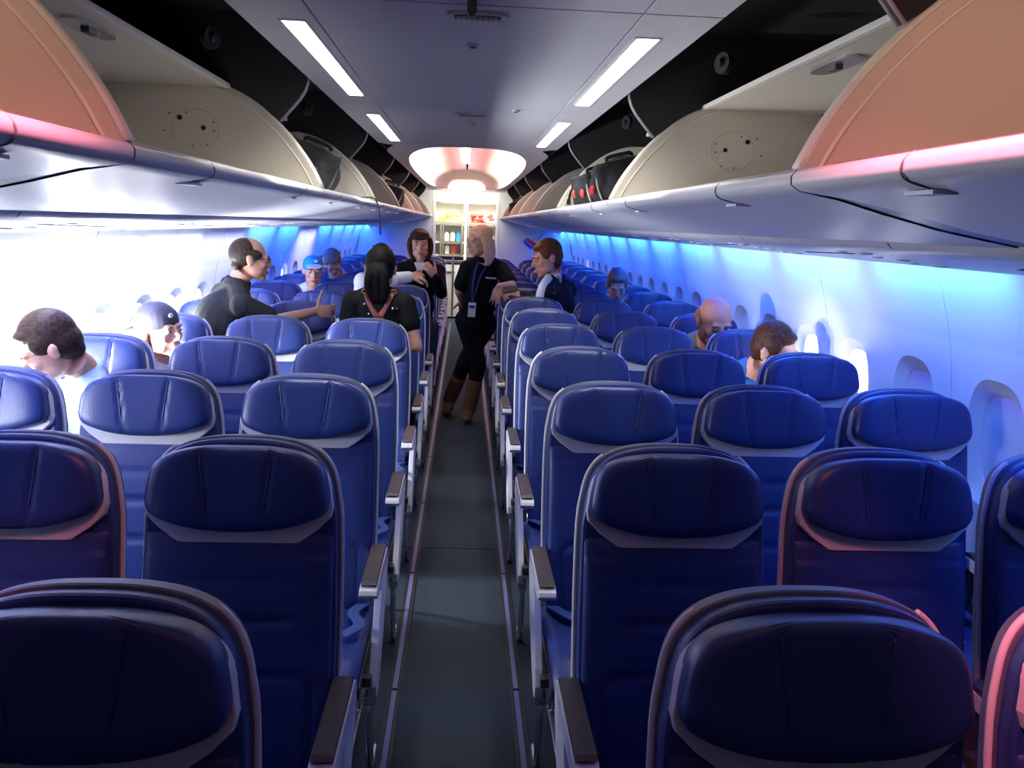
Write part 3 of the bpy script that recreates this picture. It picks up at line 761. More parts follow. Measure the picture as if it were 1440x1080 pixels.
def person(label, head, face, up=(0, 0, 1), s=1.0, sk='skin', neck=None, shL=None, shR=None, pel=None, armL=None, armR=None, legL=None, legR=None,
           handL=None, handR=None, top='blk', sleeve='long', pants='denim', chest_w=1.0, brow='hbrown', smile=False, closed=False, faceon=True, girth=1.0, ears=True, jaw=1.0,
           cat='person', vox=.0062, shoe='boot', collar=None):
    head = V(head); R = axes(face, up)
    pel = V(pel); t = thing('person', label, cat, (pel.x, pel.y, 0))
    shL, shR = V(shL), V(shR); neck = V(neck) if neck else (shL + shR) / 2 + V((0, 0, .05))
    ch = (shL + shR) / 2; upb = (ch - pel).normalized(); rt_ = (shR - shL).normalized(); fb = upb.cross(rt_).normalized(); rt_ = fb.cross(upb)
    BR = Matrix(((rt_.x, fb.x, upb.x), (rt_.y, fb.y, upb.y), (rt_.z, fb.z, upb.z)))
    L = (ch - pel).length; hwS = (shR - shL).length / 2
    def torso(bm, g):
        ell(bm, pel + upb * .0, ((.155 * girth) + g, (.115 * girth) + g, .12 + g), BR, 20)
        ell(bm, pel + upb * L * .38, (.140 * girth + g, .105 * girth + g, .16 + g), BR, 20)
        ell(bm, pel + upb * L * .74, (hwS * .86 + g, .112 * girth + g, .17 + g), BR, 20)
        ell(bm, ch - upb * .03, (hwS * .95 + g, .085 + g, .075 + g), BR, 20)
        tube(bm, [shL, shR], .052 + g, 12)
        for q in (shL, shR): ell(bm, q, (.058 + g,) * 3, seg=14)
        # trapezius
        for q in (shL, shR): tube(bm, [neck + (q - neck) * .1 + V((0, 0, -.005)), q], [.050 + g * .6, .048 + g], 10)
    def seg(bm, a, ra, c, rc, g): cap(bm, a, ra + g, c, rc + g, 12)
    bm = NB(); torso(bm, -.004)
    nb = head + R @ V((0, -.030, -.075)) * s
    tube(bm, [neck + V((0, 0, -.04)), (neck + nb) / 2, nb], [.062 * s, .054 * s, .056 * s], 14)
    head_solid(bm, head, R, s, jaw, ears)
    def limb_arm(bm, sh, arm, g, upto='wrist'):
        el, wr = V(arm[0]), V(arm[1])
        seg(bm, sh, .050, el, .040, g)
        if upto == 'wrist': seg(bm, el, .039, wr, .028, g)
    for sh, arm, hd, sd in ((shL, armL, handL, 1), (shR, armR, handR, -1)):
        if not arm: continue
        limb_arm(bm, sh, arm, -.003)
        wr = V(arm[1]); el = V(arm[0])
        h = hd or {}
        hand_solid(bm, wr, h.get('d', (wr - el)), h.get('n', Z3), h.get('side', sd), h.get('curl', .4), h.get('s', 1.0), h.get('spread', .12), h.get('thumb_up', False))
    def legs(bm, g):
        for hp, leg in ((-1, legL), (1, legR)):
            if not leg: continue
            kn, an = V(leg[0]), V(leg[1]); h0 = pel + rt_ * hp * .085 - upb * .02
            seg(bm, h0, .085, kn, .058, g); seg(bm, kn, .056, an, .038, g)
    legs(bm, -.004)
    for leg in (legL, legR):
        if leg:
            an = V(leg[1]); to = V(leg[2]) if len(leg) > 2 else an + V((0, -.14, -.04)); cap(bm, an - V((0, 0, .03)), .036, to, .028, 10)
    fuse('body', bm, sk, t, vox, 3)
    if faceon: face_bits(t, head, R, s, brow, smile, closed)
    # top
    bm = NB(); torso(bm, .010)
    for sh, arm in ((shL, armL), (shR, armR)):
        if not arm: continue
        el, wr = V(arm[0]), V(arm[1])
        if sleeve == 'long': seg(bm, sh, .052, el, .044, .009); seg(bm, el, .043, el + (wr - el) * .94, .034, .008)
        elif sleeve == '3q': seg(bm, sh, .052, el, .044, .009); seg(bm, el, .043, el + (wr - el) * .45, .040, .008)
        else:
            e2 = sh + (el - sh) * (.72 if sleeve == 'short' else .45); seg(bm, sh, .058, e2, .055, .008)
    if collar:
        tube(bm, [neck + V((0, 0, -.03)), neck + (nb - neck) * .35], [.075 * s, .068 * s], 14)
    fuse('shirt', bm, top, t, vox * 1.1, 4)
    if legL or legR:
        bm = NB(); ell(bm, pel, (.158 * girth + .008, .118 * girth + .008, .12), BR, 20); legs(bm, .010); fuse('trousers', bm, pants, t, .010, 4)
    t['_'] = 0; del t['_']
    return t, head, R
def wear(t, nm, build, m, vox=.006, smooth=3, parent=None):
    bm = NB(); build(bm); o = fuse(nm, bm, m, None, vox, smooth)
    for v in o.data.vertices: v.co -= t.location
    o.parent = parent or t; return o
def wearraw(t, nm, build, m, parent=None, smooth=True):
    bm = NB(); build(bm)
    for v in bm.verts: v.co -= t.location
    return obj(nm, bm, m, parent or t, smooth=smooth)
def short_hair(H, R, s=1.0, front=.0, top=.010, sides=True, noise=0):
    def f(bm):
        def E(x, y, z, a, b_, c): ell(bm, H + R @ (V((x, y, z)) * s), (a * s, b_ * s, c * s), R, 18)
        E(0, -.020, .042 + top * .4, .080, .093 + front, .080 + top)
        E(0, -.040, .005, .079, .075, .070)
        E(0, .030 + front, .078 + top * .5, .058, .046, .024)
        if sides:
            for q in (-1, 1): E(q * .062, .006, .034, .021, .048, .040)
        E(0, -.068, -.038, .054, .030, .034)
    return f
def fix(o):   # objects built by fuse(parent=t) already carry the offset
    return o
# ---- 1: bowed man by the left window, row four
def seated_legs(pel, d=-1):
    pel = V(pel)
    k = []
    for q in (-1, 1):
        kn = V((pel.x + q * .10, pel.y + d * .40, .50)); an = V((pel.x + q * .10, pel.y + d * .38, .10)); k.append((kn, an, an + V((0, d * .14, -.05))))
    return k
def mk(label, **k):
    return person(label, **k)
pz = .575
l = seated_legs((-1.47, 3.20, pz))
t, H, R = mk('seated person with short dark hair, head bowed towards the bright left window', head=(-1.475, 3.02, 1.145), face=(-.78, -.35, -.52), up=(-.45, -.2, .85),
             neck=(-1.395, 3.13, 1.045), shL=(-1.50, 3.25, .94), shR=(-1.32, 3.02, .98), pel=(-1.47, 3.22, pz), armL=((-1.56, 3.02, .74), (-1.50, 2.86, .66)), armR=((-1.34, 2.90, .74), (-1.45, 2.82, .66)),
             legL=l[1], legR=l[0], top='lbl', sleeve='long', brow='hdark', sk='skin', collar=True, girth=.9)
wear(t, 'hair', short_hair(H, R, 1.03, .004, .012), 'hdark')
# ---- 2: backwards cap, long hair
l = seated_legs((-1.46, 4.02, pz))
t, H, R = mk('seated person with long light brown hair wearing a dark backwards cap, in profile', head=(-1.395, 3.86, 1.105), face=(.90, -.42, .02), up=(-.04, -.05, 1), s=1.05,
             neck=(-1.44, 3.93, .965), shL=(-1.42, 4.05, .90), shR=(-1.50, 3.74, .90), pel=(-1.46, 4.02, pz), armL=((-1.30, 4.00, .70), (-1.28, 3.80, .66)), armR=((-1.48, 3.66, .70), (-1.42, 3.56, .66)),
             legL=l[1], legR=l[0], top='wht', sleeve='short', brow='hlong', girth=.9)
def capf(bm):
    ell(bm, H + R @ V((0, -.010, .052)), (.088, .104, .082), R, 22)
    ell(bm, H + R @ V((0, -.03, .025)), (.087, .088, .05), R, 22)
c = wear(t, 'cap', capf, 'cap', .005)
wearraw(t, 'cap_brim', lambda bm: (ell(bm, H + R @ V((0, -.135, .012)), (.062, .060, .006), R @ Matrix.Rotation(.35, 3, 'X'), 18)), 'cap', c)
wearraw(t, 'cap_button', lambda bm: ell(bm, H + R @ V((0, -.01, .135)), (.008, .008, .004), R, 10), 'trimw', c)
wearraw(t, 'cap_emblem', lambda bm: ell(bm, H + R @ V((.010, .088, .075)), (.014, .005, .012), R, 10), 'trimw', c)
def longh(bm):
    ell(bm, H + R @ V((0, -.045, -.02)), (.080, .062, .075), R, 18)
    for q in (-1, 1):
        tube(bm, [H + R @ V((q * .070, -.02, .0)), H + R @ V((q * .080, -.025, -.06)), H + R @ V((q * .082, .0, -.14)), H + R @ V((q * .075, .01, -.24))], [.024, .028, .026, .012], 10)
        tube(bm, [H + R @ V((q * .035, -.07, .0)), H + R @ V((q * .04, -.075, -.10)), H + R @ V((q * .04, -.06, -.21))], [.030, .030, .012], 10)
wear(t, 'hair', longh, 'hlong', .006)
# ---- 3: big man in dark polo with glasses reaching right
t, H, R = mk('heavyset standing person in a dark polo shirt and glasses, arm reaching out thumb up', head=(-1.165, 4.60, 1.405), face=(.93, .36, -.06), up=(-.02, 0, 1), s=1.0, sk='skin2',
             neck=(-1.235, 4.58, 1.285), shL=(-1.36, 4.76, 1.195), shR=(-1.165, 4.43, 1.165), pel=(-1.40, 4.58, .70), armL=((-1.18, 4.80, 1.03), (-1.03, 4.90, .97)), armR=((-1.015, 4.50, 1.085), (-.835, 4.66, 1.125)),
             handR=dict(d=(.95, .30, .0), n=(.25, -.95, .05), side=-1, curl=.75, thumb_up=True), handL=dict(curl=.5),
             legL=((-1.36, 4.74, .42), (-1.38, 4.70, .09)), legR=((-1.26, 4.62, .40), (-1.28, 4.60, .09)), top='olive', sleeve='short', girth=1.50, brow='hdark', jaw=1.15, collar=True)
def balding(bm):
    ell(bm, H + R @ V((0, -.026, .031)), (.0805, .088, .0825), R, 22)
    for q in (-1, 1): ell(bm, H + R @ V((q * .062, .008, .026)), (.019, .050, .030), R, 14)
    ell(bm, H + R @ V((0, -.068, -.04)), (.055, .030, .03), R, 14)
wear(t, 'hair', balding, 'hdark', .0055)
def specs(bm):
    for q in (-1, 1):
        tube(bm, [H + R @ V((q * .034 + .023 * math.cos(a), .100, .003 + .014 * math.sin(a))) for a in [i * math.pi / 9 for i in range(18)]], .0022, 6, close=True)
        tube(bm, [H + R @ V((q * .058, .098, .008)), H + R @ V((q * .080, .05, .008)), H + R @ V((q * .084, -.005, .004))], .0028, 6)
    tube(bm, [H + R @ V((-.011, .103, .006)), H + R @ V((.011, .103, .006))], .002, 6)
wearraw(t, 'glasses', specs, 'glassf')
# ---- 4: woman from behind with ponytail and backpack straps
t, H, R = mk('person seen from behind with a black ponytail and oxblood backpack straps', head=(-.470, 4.68, 1.375), face=(.05, 1, -.02), up=(.02, 0, 1), s=1.02, sk='skin2',
             neck=(-.475, 4.66, 1.255), shL=(-.615, 4.64, 1.185), shR=(-.335, 4.64, 1.180), pel=(-.46, 4.66, .74), armL=((-.655, 4.64, .96), (-.60, 4.84, .88)), armR=((-.262, 4.58, .955), (-.33, 4.80, .92)),
             handL=dict(n=Z3, curl=.5), handR=dict(n=Z3, curl=.5), legL=((-.56, 4.86, .50), (-.56, 4.80, .10), (-.56, 4.90, .06)), legR=((-.36, 4.86, .50), (-.36, 4.80, .10), (-.36, 4.90, .06)), top='blk', sleeve='cap', girth=.86, faceon=False, brow='hblack')
def pony(bm):
    ell(bm, H + R @ V((0, -.018, .035)), (.086, .100, .090), R, 22); ell(bm, H + R @ V((0, -.03, -.01)), (.080, .078, .065), R, 18)
    for dx in (-.036, 0, .036):
        tube(bm, smooth_path([H + R @ V((dx * .5, -.100, .01)), H + R @ V((dx, -.128, -.03)), H + R @ V((dx * 1.25, -.128, -.085)), H + R @ V((dx * 1.1 + .006, -.122, -.13)), H + R @ V((dx * .5 + .010, -.115, -.178))], 3), [.033 - .0012 * i for i in range(13)], 10)
    for i in range(6): tube(bm, [H + R @ V((-.04 + .016 * i, -.02 - .01 * (i % 2), .118)), H + R @ V((-.046 + .019 * i, -.03, .134 - .004 * (i % 3)))], [.006, .002], 6)
wear(t, 'hair', pony, 'hblack', .005)
ch = V((-.475, 4.64, 1.18))
def bstr(bm):
    tube(bm, smooth_path([(-.545, 4.66, 1.262), (-.535, 4.59, 1.235), (-.505, 4.555, 1.17), (-.462, 4.535, 1.10)], 4), .018, 8, flat=.3)
    tube(bm, smooth_path([(-.395, 4.66, 1.262), (-.405, 4.59, 1.235), (-.435, 4.555, 1.17), (-.468, 4.535, 1.10)], 4), .018, 8, flat=.3)
    prism(bm, [(-.49, 1.13), (-.44, 1.13), (-.425, 1.06), (-.40, .98), (-.53, .98), (-.505, 1.06)], 'Y', 4.505, 4.535)
bp = wearraw(t, 'backpack_straps', bstr, 'straps', smooth=False)
for x in (-.548, -.392):
    wearraw(t, 'strap_ring', lambda bm: tube(bm, [(x + .016 * math.cos(a), 4.60 - .0, 1.252 + .012 * math.sin(a)) for a in [i * math.pi / 8 for i in range(16)]], .0028, 6, close=True), 'gold', bp)
random.seed(4)
for i in range(11):
    x = random.uniform(-.60, -.35); z = random.uniform(1.02, 1.20)
    if abs(x + .468) < .05: continue
    wearraw(t, 'print_flower', lambda bm: ell(bm, (x, 4.575 - .0 - .012 * math.cos((x + .475) * 8), z), (.006, .022, .007), None, 8), 'trimw' if i % 3 else 'bagg')
# ---- 13: white sleeved person hidden behind the ponytail
t, H, R = mk('person in a white long-sleeved top, mostly hidden behind the black ponytail, hand stretched right', head=(-.572, 5.86, 1.355), face=(.6, -.75, 0), s=.95, sk='skin2',
             neck=(-.60, 5.88, 1.265), shL=(-.53, 5.93, 1.225), shR=(-.70, 5.80, 1.215), pel=(-.62, 5.95, .70), armL=((-.53, 5.97, 1.225), (-.395, 6.02, 1.245)), armR=((-.72, 5.74, 1.02), (-.66, 5.62, .96)),
             handL=dict(d=(1, .1, -.12), n=(.1, -.2, 1), curl=.55, side=1), legL=((-.56, 6.02, .45), (-.56, 6.06, .10)), legR=((-.70, 5.70, .50), (-.70, 5.72, .10)), top='wht', sleeve='long', girth=.85, brow='hdark')
wear(t, 'hair', short_hair(H, R, .95), 'hdark')
# ---- 5: brown haired woman facing the camera
t, H, R = mk('person with layered brown hair in a black cardigan, facing the camera, hands raised', head=(-.373, 6.93, 1.452), face=(.04, -1, -.03), up=(-.05, 0, 1), s=1.03,
             neck=(-.368, 6.96, 1.325), shL=(-.225, 6.97, 1.235), shR=(-.525, 6.97, 1.235), pel=(-.38, 7.00, .78), armL=((-.190, 6.80, 1.075), (-.235, 6.70, 1.205)), armR=((-.545, 6.76, 1.10), (-.46, 6.69, 1.20)),
             handL=dict(d=(-.45, -.2, .6), n=(.5, -.8, .1), curl=.65, side=1), handR=dict(d=(.8, -.1, .15), n=(0, -.5, .8), curl=.6, side=-1), legL=((-.30, 6.93, .42), (-.30, 7.02, .09)), legR=((-.46, 6.93, .42), (-.46, 7.02, .09)), top='blk', sleeve='long', girth=.86, brow='hbrown')
def bob(bm):
    def E(x, y, z, a, b_, c): ell(bm, H + R @ (V((x, y, z)) * 1.03), (a, b_, c), R, 18)
    E(0, -.020, .048, .088, .098, .084); E(0, .045, .082, .062, .046, .030); E(0, .070, .052, .052, .022, .020); E(0, -.05, -.02, .085, .062, .085)
    for q in (-1, 1):
        tube(bm, smooth_path([H + R @ V((q * .072, .025, .055)), H + R @ V((q * .086, .018, .0)), H + R @ V((q * .080, .012, -.06)), H + R @ V((q * .066, .010, -.11)), H + R @ V((q * .082, .0, -.145))], 3), [.024] * 7 + [.021, .019, .017, .014, .010, .008], 10)
        tube(bm, [H + R @ V((q * .06, -.04, -.06)), H + R @ V((q * .06, -.03, -.15))], [.035, .015], 10)
wear(t, 'hair', bob, 'hbrown', .0055)
wearraw(t, 'blouse', lambda bm: prism(bm, [(-.415, 1.31), (-.325, 1.31), (-.345, 1.25), (-.368, 1.195), (-.392, 1.25)], 'Y', 6.828, 6.88), 'wht', smooth=False)
def vneck(bm):
    for q, x1 in ((-1, -.425), (1, -.312)): tube(bm, [(x1, 6.86, 1.315), (x1 * .6 - .368 * .4, 6.825, 1.25), (-.368, 6.818, 1.185)], [.014, .012, .008], 8, flat=.5)
wearraw(t, 'collar', vneck, 'blk')
# ---- 6: blonde woman in the aisle
t, H, R = mk('person with straight blonde hair in black, standing in the aisle in brown boots', head=(.108, 6.62, 1.500), face=(-.80, -.60, -.10), up=(-.10, -.02, 1), s=1.03, sk='skin', smile=True,
             neck=(.155, 6.66, 1.375), shL=(.288, 6.66, 1.285), shR=(.02, 6.70, 1.285), pel=(.105, 6.78, .865), armL=((.368, 6.50, 1.175), (.262, 6.34, 1.175)), armR=((-.045, 6.72, 1.10), (-.02, 6.86, 1.00)),
             handL=dict(d=(-.28, -.2, -.95), n=(-.3, -.95, .1), curl=.28, side=-1, spread=.2), handR=dict(curl=.5),
             legL=((.010, 6.84, .48), (-.105, 7.06, .13), (-.125, 7.02, .03)), legR=((.13, 6.80, .47), (.062, 6.84, .10), (.030, 6.70, .03)), top='blk', sleeve='short', pants='blk', girth=.98, brow='hblond', collar=True)
def blonde(bm):
    def E(x, y, z, a, b_, c): ell(bm, H + R @ (V((x, y, z)) * 1.03), (a, b_, c), R, 18)
    E(0, -.022, .048, .090, .100, .084); E(0, -.055, -.03, .088, .062, .10); E(0, -.045, -.11, .088, .060, .095); E(0, .030, .088, .05, .048, .022)
    for q in (-1, 1):
        for dy, dx in ((-.02, .076), (.012, .078)):
            tube(bm, smooth_path([H + R @ V((q * .062, dy + .01, .065)), H + R @ V((q * dx, dy, .0)), H + R @ V((q * (dx + .002), dy - .004, -.09)), H + R @ V((q * dx, dy - .004, -.185))], 4), [.020, .022, .022, .022, .022, .022, .021, .020, .019, .018, .015, .012, .009], 10)
    for dx in (-.04, 0, .04): tube(bm, [H + R @ V((dx, -.085, .0)), H + R @ V((dx, -.088, -.10)), H + R @ V((dx, -.075, -.185))], [.032, .030, .012], 10)
wear(t, 'hair', blonde, 'hblond', .0055)
def boot(kn, an, to):
    kn, an, to = V(kn), V(an), V(to)
    def f(bm):
        top_ = an + (kn - an) * .62
        cap(bm, top_, .068, an, .057, 14); ell(bm, (an + to) / 2 + V((0, 0, -.01)), (.050, .085, .042), None, 14); ell(bm, to + V((0, .0, .008)), (.044, .066, .033), None, 14)
        box(bm, (an.x, an.y + .02, max(.03, an.z - .07)), (.05, .05, .06))
    return f
wear(t, 'boot', boot((.010, 6.84, .48), (-.105, 7.06, .13), (-.125, 6.98, .035)), 'boot', .006)
wear(t, 'boot', boot((.13, 6.80, .47), (.062, 6.84, .10), (.035, 6.72, .035)), 'boot', .006)
def lan(bm):
    tube(bm, smooth_path([(.105, 6.60, 1.345), (.075, 6.565, 1.25), (.062, 6.585, 1.10), (.066, 6.60, 1.03)], 5), .009, 6, flat=.4)
    tube(bm, smooth_path([(.19, 6.60, 1.345), (.13, 6.555, 1.25), (.085, 6.58, 1.10), (.072, 6.60, 1.03)], 5), .009, 6, flat=.4)
ln = wearraw(t, 'lanyard', lan, 'lany')
cd_ = wearraw(t, 'id_badge', lambda bm: box(bm, (.062, 6.575, .965), (.060, .006, .115), Matrix.Rotation(.05, 4, 'Y'), .002), 'card', ln)
wearraw(t, 'badge_print', lambda bm: box(bm, (.062, 6.5715, .99), (.044, .002, .022)), 'lany', cd_)
wearraw(t, 'name_strip', lambda bm: box(bm, (.205, 6.545, 1.222), (.085, .004, .012), Matrix.Rotation(.03, 4, 'Y'), .001), 'trimw')
# ---- 7: man in suit with phone
t, H, R = mk('smiling person with short auburn hair in a dark suit jacket, looking at a phone', head=(.595, 6.10, 1.408), face=(-.90, -.25, -.24), up=(-.20, 0, 1), s=1.10, sk='skin3', smile=True,
             neck=(.655, 6.14, 1.275), shL=(.775, 6.20, 1.175), shR=(.590, 5.98, 1.175), pel=(.72, 6.22, .68), armL=((.70, 6.30, .99), (.48, 6.18, 1.09)), armR=((.515, 5.98, 1.085), (.420, 5.985, 1.14)),
             handR=dict(d=(-.95, -.05, .22), n=(.15, -.3, .9), curl=.75, side=1), handL=dict(d=(-.9, -.3, .25), n=(.1, .4, -.9), curl=.6, side=1), legL=((.72, 5.98, .52), (.72, 5.98, .10)), legR=((.58, 6.02, .52), (.58, 6.02, .10)), top='nvy', sleeve='long', girth=1.12, brow='hred', jaw=1.12)
wear(t, 'hair', short_hair(H, R, 1.10, .004, .008), 'hred', .0055)
def col(bm):
    tube(bm, smooth_path([H + R @ V((-.055, -.05, -.135)), H + R @ V((0, .015, -.150)), H + R @ V((.055, -.04, -.135))], 4), .020, 8)
wearraw(t, 'shirt_collar', col, 'wht')
wearraw(t, 'shirt_front', lambda bm: tube(bm, smooth_path([(.605, 6.01, 1.275), (.560, 5.945, 1.215), (.538, 5.925, 1.14), (.53, 5.93, 1.06)], 4), [.030] * 13, 10), 'wht')
wearraw(t, 'lapel_pin', lambda bm: ell(bm, (.640, 5.905, 1.17), (.007, .004, .007), None, 10), 'lred')
ph = NB(); box(ph, (0, 0, 0), (.115, .058, .008), Matrix.Rotation(-.25, 4, 'Y') @ Matrix.Rotation(.5, 4, 'X'), .002)
o = obj('phone', ph, 'phone'); o.location = (.325, 5.97, 1.180); tag(o, 'black phone held by the person in the dark suit', 'phone')
# ---- 8: bald bearded man
l = seated_legs((1.44, 4.80, pz))
t, H, R = mk('bald person with a reddish beard sitting with head lowered in the right window seat', head=(1.385, 4.50, 1.155), face=(.10, -.9, -.38), up=(.0, -.3, .9), s=1.16, sk='skin3',
             neck=(1.40, 4.66, 1.06), shL=(1.60, 4.74, .96), shR=(1.24, 4.74, .96), pel=(1.42, 4.82, pz), armL=((1.62, 4.60, .72), (1.50, 4.42, .66)), armR=((1.22, 4.60, .72), (1.30, 4.42, .66)), legL=l[1], legR=l[0], top='gryf', sleeve='long', girth=1.15, brow='beard', closed=True, jaw=1.1)
def beard(bm):
    ell(bm, H + R @ V((0, .045, -.085)) * 1.18, (.062, .058, .048), R, 18)
    for q in (-1, 1): ell(bm, H + R @ V((q * .055, .02, -.05)) * 1.18, (.026, .05, .05), R, 12)
wear(t, 'beard', beard, 'beard', .006)
wear(t, 'hair', lambda bm: [ell(bm, H + R @ V((q * .068, -.03, .01)) * 1.18, (.022, .055, .045), R, 14) for q in (-1, 1)] and ell(bm, H + R @ V((0, -.07, .0)) * 1.18, (.075, .035, .04), R, 14), 'beard', .006)
# ---- 9: young man, blue shirt
l = seated_legs((1.46, 4.02, pz))
t, H, R = mk('seated person with short brown hair in a bright blue shirt, looking down', head=(1.478, 3.83, 1.095), face=(.66, -.66, -.26), up=(.05, -.15, 1), s=1.06, sk='skin',
             neck=(1.435, 3.95, 1.01), shL=(1.60, 4.02, .90), shR=(1.29, 4.00, .92), pel=(1.46, 4.05, pz), armL=((1.62, 3.88, .70), (1.54, 3.70, .66)), armR=((1.28, 3.86, .70), (1.38, 3.68, .66)), legL=l[1], legR=l[0], top='bfab', sleeve='short', brow='hbrown', closed=True)
wear(t, 'hair', short_hair(H, R, 1.06, .003, .010), 'hbrown', .0055)
# ---- 10
l = seated_legs((1.30, 7.22, pz)); t, H, R = mk('person with tousled grey-brown hair just showing over the far right seats', head=(1.31, 7.10, 1.155), face=(-.1, -.9, -.4), s=1.12, neck=(1.31, 7.16, 1.02), shL=(1.47, 7.2, .93), shR=(1.15, 7.2, .93), pel=(1.31, 7.24, pz), armL=((1.48, 7.0, .72), (1.40, 6.9, .66)), armR=((1.14, 7.0, .72), (1.22, 6.9, .66)), legL=l[1], legR=l[0], top='lbl', brow='hgrey', vox=.008)
wear(t, 'hair', short_hair(H, R, 1.12, .004, .012), 'hgrey', .007)
# ---- 11
l = seated_legs((-1.34, 7.30, pz)); t, H, R = mk('person in a turquoise cap facing the camera, brightly lit, far left window seat', head=(-1.285, 7.16, 1.195), face=(.25, -.95, -.12), s=1.05, neck=(-1.30, 7.22, 1.07), shL=(-1.16, 7.24, .98), shR=(-1.48, 7.24, .98), pel=(-1.32, 7.30, pz), armL=((-1.14, 7.1, .74), (-1.20, 6.95, .66)), armR=((-1.50, 7.1, .74), (-1.42, 6.95, .66)), legL=l[1], legR=l[0], top='wht', brow='hbrown', vox=.007)
def tc(bm): ell(bm, H + R @ V((0, -.008, .050)), (.086, .100, .080), R, 20)
c = wear(t, 'cap', tc, 'tcap', .006)
wearraw(t, 'cap_brim', lambda bm: ell(bm, H + R @ V((0, .115, .060)), (.066, .055, .006), R @ Matrix.Rotation(-.2, 3, 'X'), 16), 'wht', c)
wearraw(t, 'cap_emblem', lambda bm: ell(bm, H + R @ V((-.02, .080, .095)), (.016, .008, .010), R, 10), 'wht', c)
# ---- 12
l = seated_legs((-1.24, 8.12, pz)); t, H, R = mk('grey-haired person with head bowed, in the last occupied seat on the left', head=(-1.25, 8.02, 1.235), face=(.2, -.55, -.85), up=(0, -.8, .6), s=1.0, neck=(-1.25, 8.1, 1.11), shL=(-1.09, 8.16, 1.00), shR=(-1.41, 8.16, 1.00), pel=(-1.25, 8.18, pz + .05), armL=((-1.07, 8.0, .76), (-1.15, 7.85, .68)), armR=((-1.43, 8.0, .76), (-1.35, 7.85, .68)), legL=l[1], legR=l[0], top='gryf', brow='hgrey', vox=.008)
wear(t, 'hair', short_hair(H, R, 1.0, .0, .006), 'hgrey', .007)

# ================================================================ BAGS
def soft_bag(name, label, loc, size, m, rot=(0, 0, 0), extra=None):
    t = thing(name, label, 'bag', loc, rot)
    w_, d_, h_ = size
    def f(bm):
        box(bm, (0, 0, h_ / 2), (w_ * .86, d_ * .86, h_ * .86)); ell(bm, (0, 0, h_ * .52), (w_ * .53, d_ * .54, h_ * .50), None, 16)
        ell(bm, (0, -d_ * .42, h_ * .36), (w_ * .36, d_ * .16, h_ * .26), None, 14)
    bm = NB(); f(bm); o = fuse('body', bm, m, None, .010, 8); o.parent = t
    b = NB(); tube(b, smooth_path([(-w_ * .40, -d_ * .44, h_ * .25), (-w_ * .43, -d_ * .40, h_ * .6), (-w_ * .3, -d_ * .35, h_ * .90), (w_ * .3, -d_ * .35, h_ * .90), (w_ * .43, -d_ * .40, h_ * .6), (w_ * .40, -d_ * .44, h_ * .25)], 4), .005, 6); obj('zip', b, 'wire', t, smooth=True)
    b = NB(); tube(b, smooth_path([(-.06, 0, h_ * .97), (-.05, 0, h_ + .012), (.05, 0, h_ + .012), (.06, 0, h_ * .97)], 5), .009, 8); obj('handle', b, m, t, smooth=True)
    b = NB()
    sx = -1 if loc[0] > 0 else 1
    box(b, (0, -d_ * .56, h_ * .50), (w_ * .30, .012, .03), bev=.002); obj('patch', b, extra or 'wire', t)
    for k_ in ((-.30, .10) if extra else ()):
        b = NB(); ell(b, (sx * w_ * .50, d_ * k_, h_ * .5), (.012, .022, .022), None, 12); obj('patch', b, extra, t, smooth=True)
    return t
soft_bag('duffel_bag', 'worn grey duffel bag propped up in the third open bin on the left', (-.78, 4.00, 1.735), (.28, .42, .25), 'bagg', (0, .35, .15))
soft_bag('backpack', 'black backpack with red details bulging out of the third open bin on the right', (.78, 4.05, 1.73), (.32, .46, .25), 'bagk', (0, -.25, -.1), 'bagr')
t = soft_bag('backpack', 'smaller black bag leaning behind the black backpack with red details', (.74, 4.58, 1.74), (.28, .32, .21), 'bagk', (0, -.2, .2), 'bagr')
soft_bag('carry_on_bag', 'dark bag in the far left open bins near the rear bulkhead', (-.78, 8.0, 1.72), (.30, .40, .27), 'bagk', (0, .3, 0))
soft_bag('carry_on_bag', 'dark bag in the far right open bins near the rear bulkhead', (.78, 11.6, 1.72), (.30, .40, .27), 'bagk', (0, -.3, 0), 'bagr')
for s, ys, sdn in ((1, (3.83, 3.93), 'right'),):
    pass
b = NB(); tube(b, smooth_path([(-.70, 4.75, 1.76), (-.60, 4.85, 1.762), (-.548, 4.90, 1.764), (-.520, 4.90, 1.745), (-.505, 4.90, 1.70), (-.498, 4.90, 1.62), (-.494, 4.90, 1.555)], 4), [.008] * 12 + [.010] * 8 + [.014] * 5, 8, flat=.35)
tag(obj('bag_strap', b, 'bagk', smooth=True), 'black strap dangling from the lip of a left overhead bin', 'strap')
b = NB(); tube(b, smooth_path([(.70, 4.9, 1.95), (.64, 4.95, 1.90), (.61, 5.0, 1.84), (.60, 5.0, 1.79)], 4), .009, 8, flat=.4); box(b, (.60, 5.0, 1.785), (.02, .012, .03), bev=.003)
tag(obj('bag_strap', b, 'bagk', smooth=True), 'black strap hanging inside a right overhead bin beside the backpack', 'strap')
t = thing('shoulder_bag', 'tan leather bag squeezed beside the right aisle seats', 'bag', (.335, 5.30, .455))
bm = NB(); box(bm, (0, 0, .11), (.10, .22, .20)); ell(bm, (0, 0, .09), (.062, .13, .09), None, 14); o = fuse('body', bm, 'tan', None, .008, 6); o.parent = t
b = NB(); tube(b, smooth_path([(0, -.08, .19), (0, -.05, .30), (0, .05, .30), (0, .08, .19)], 5), .008, 8); obj('handle', b, 'tan', t, smooth=True)

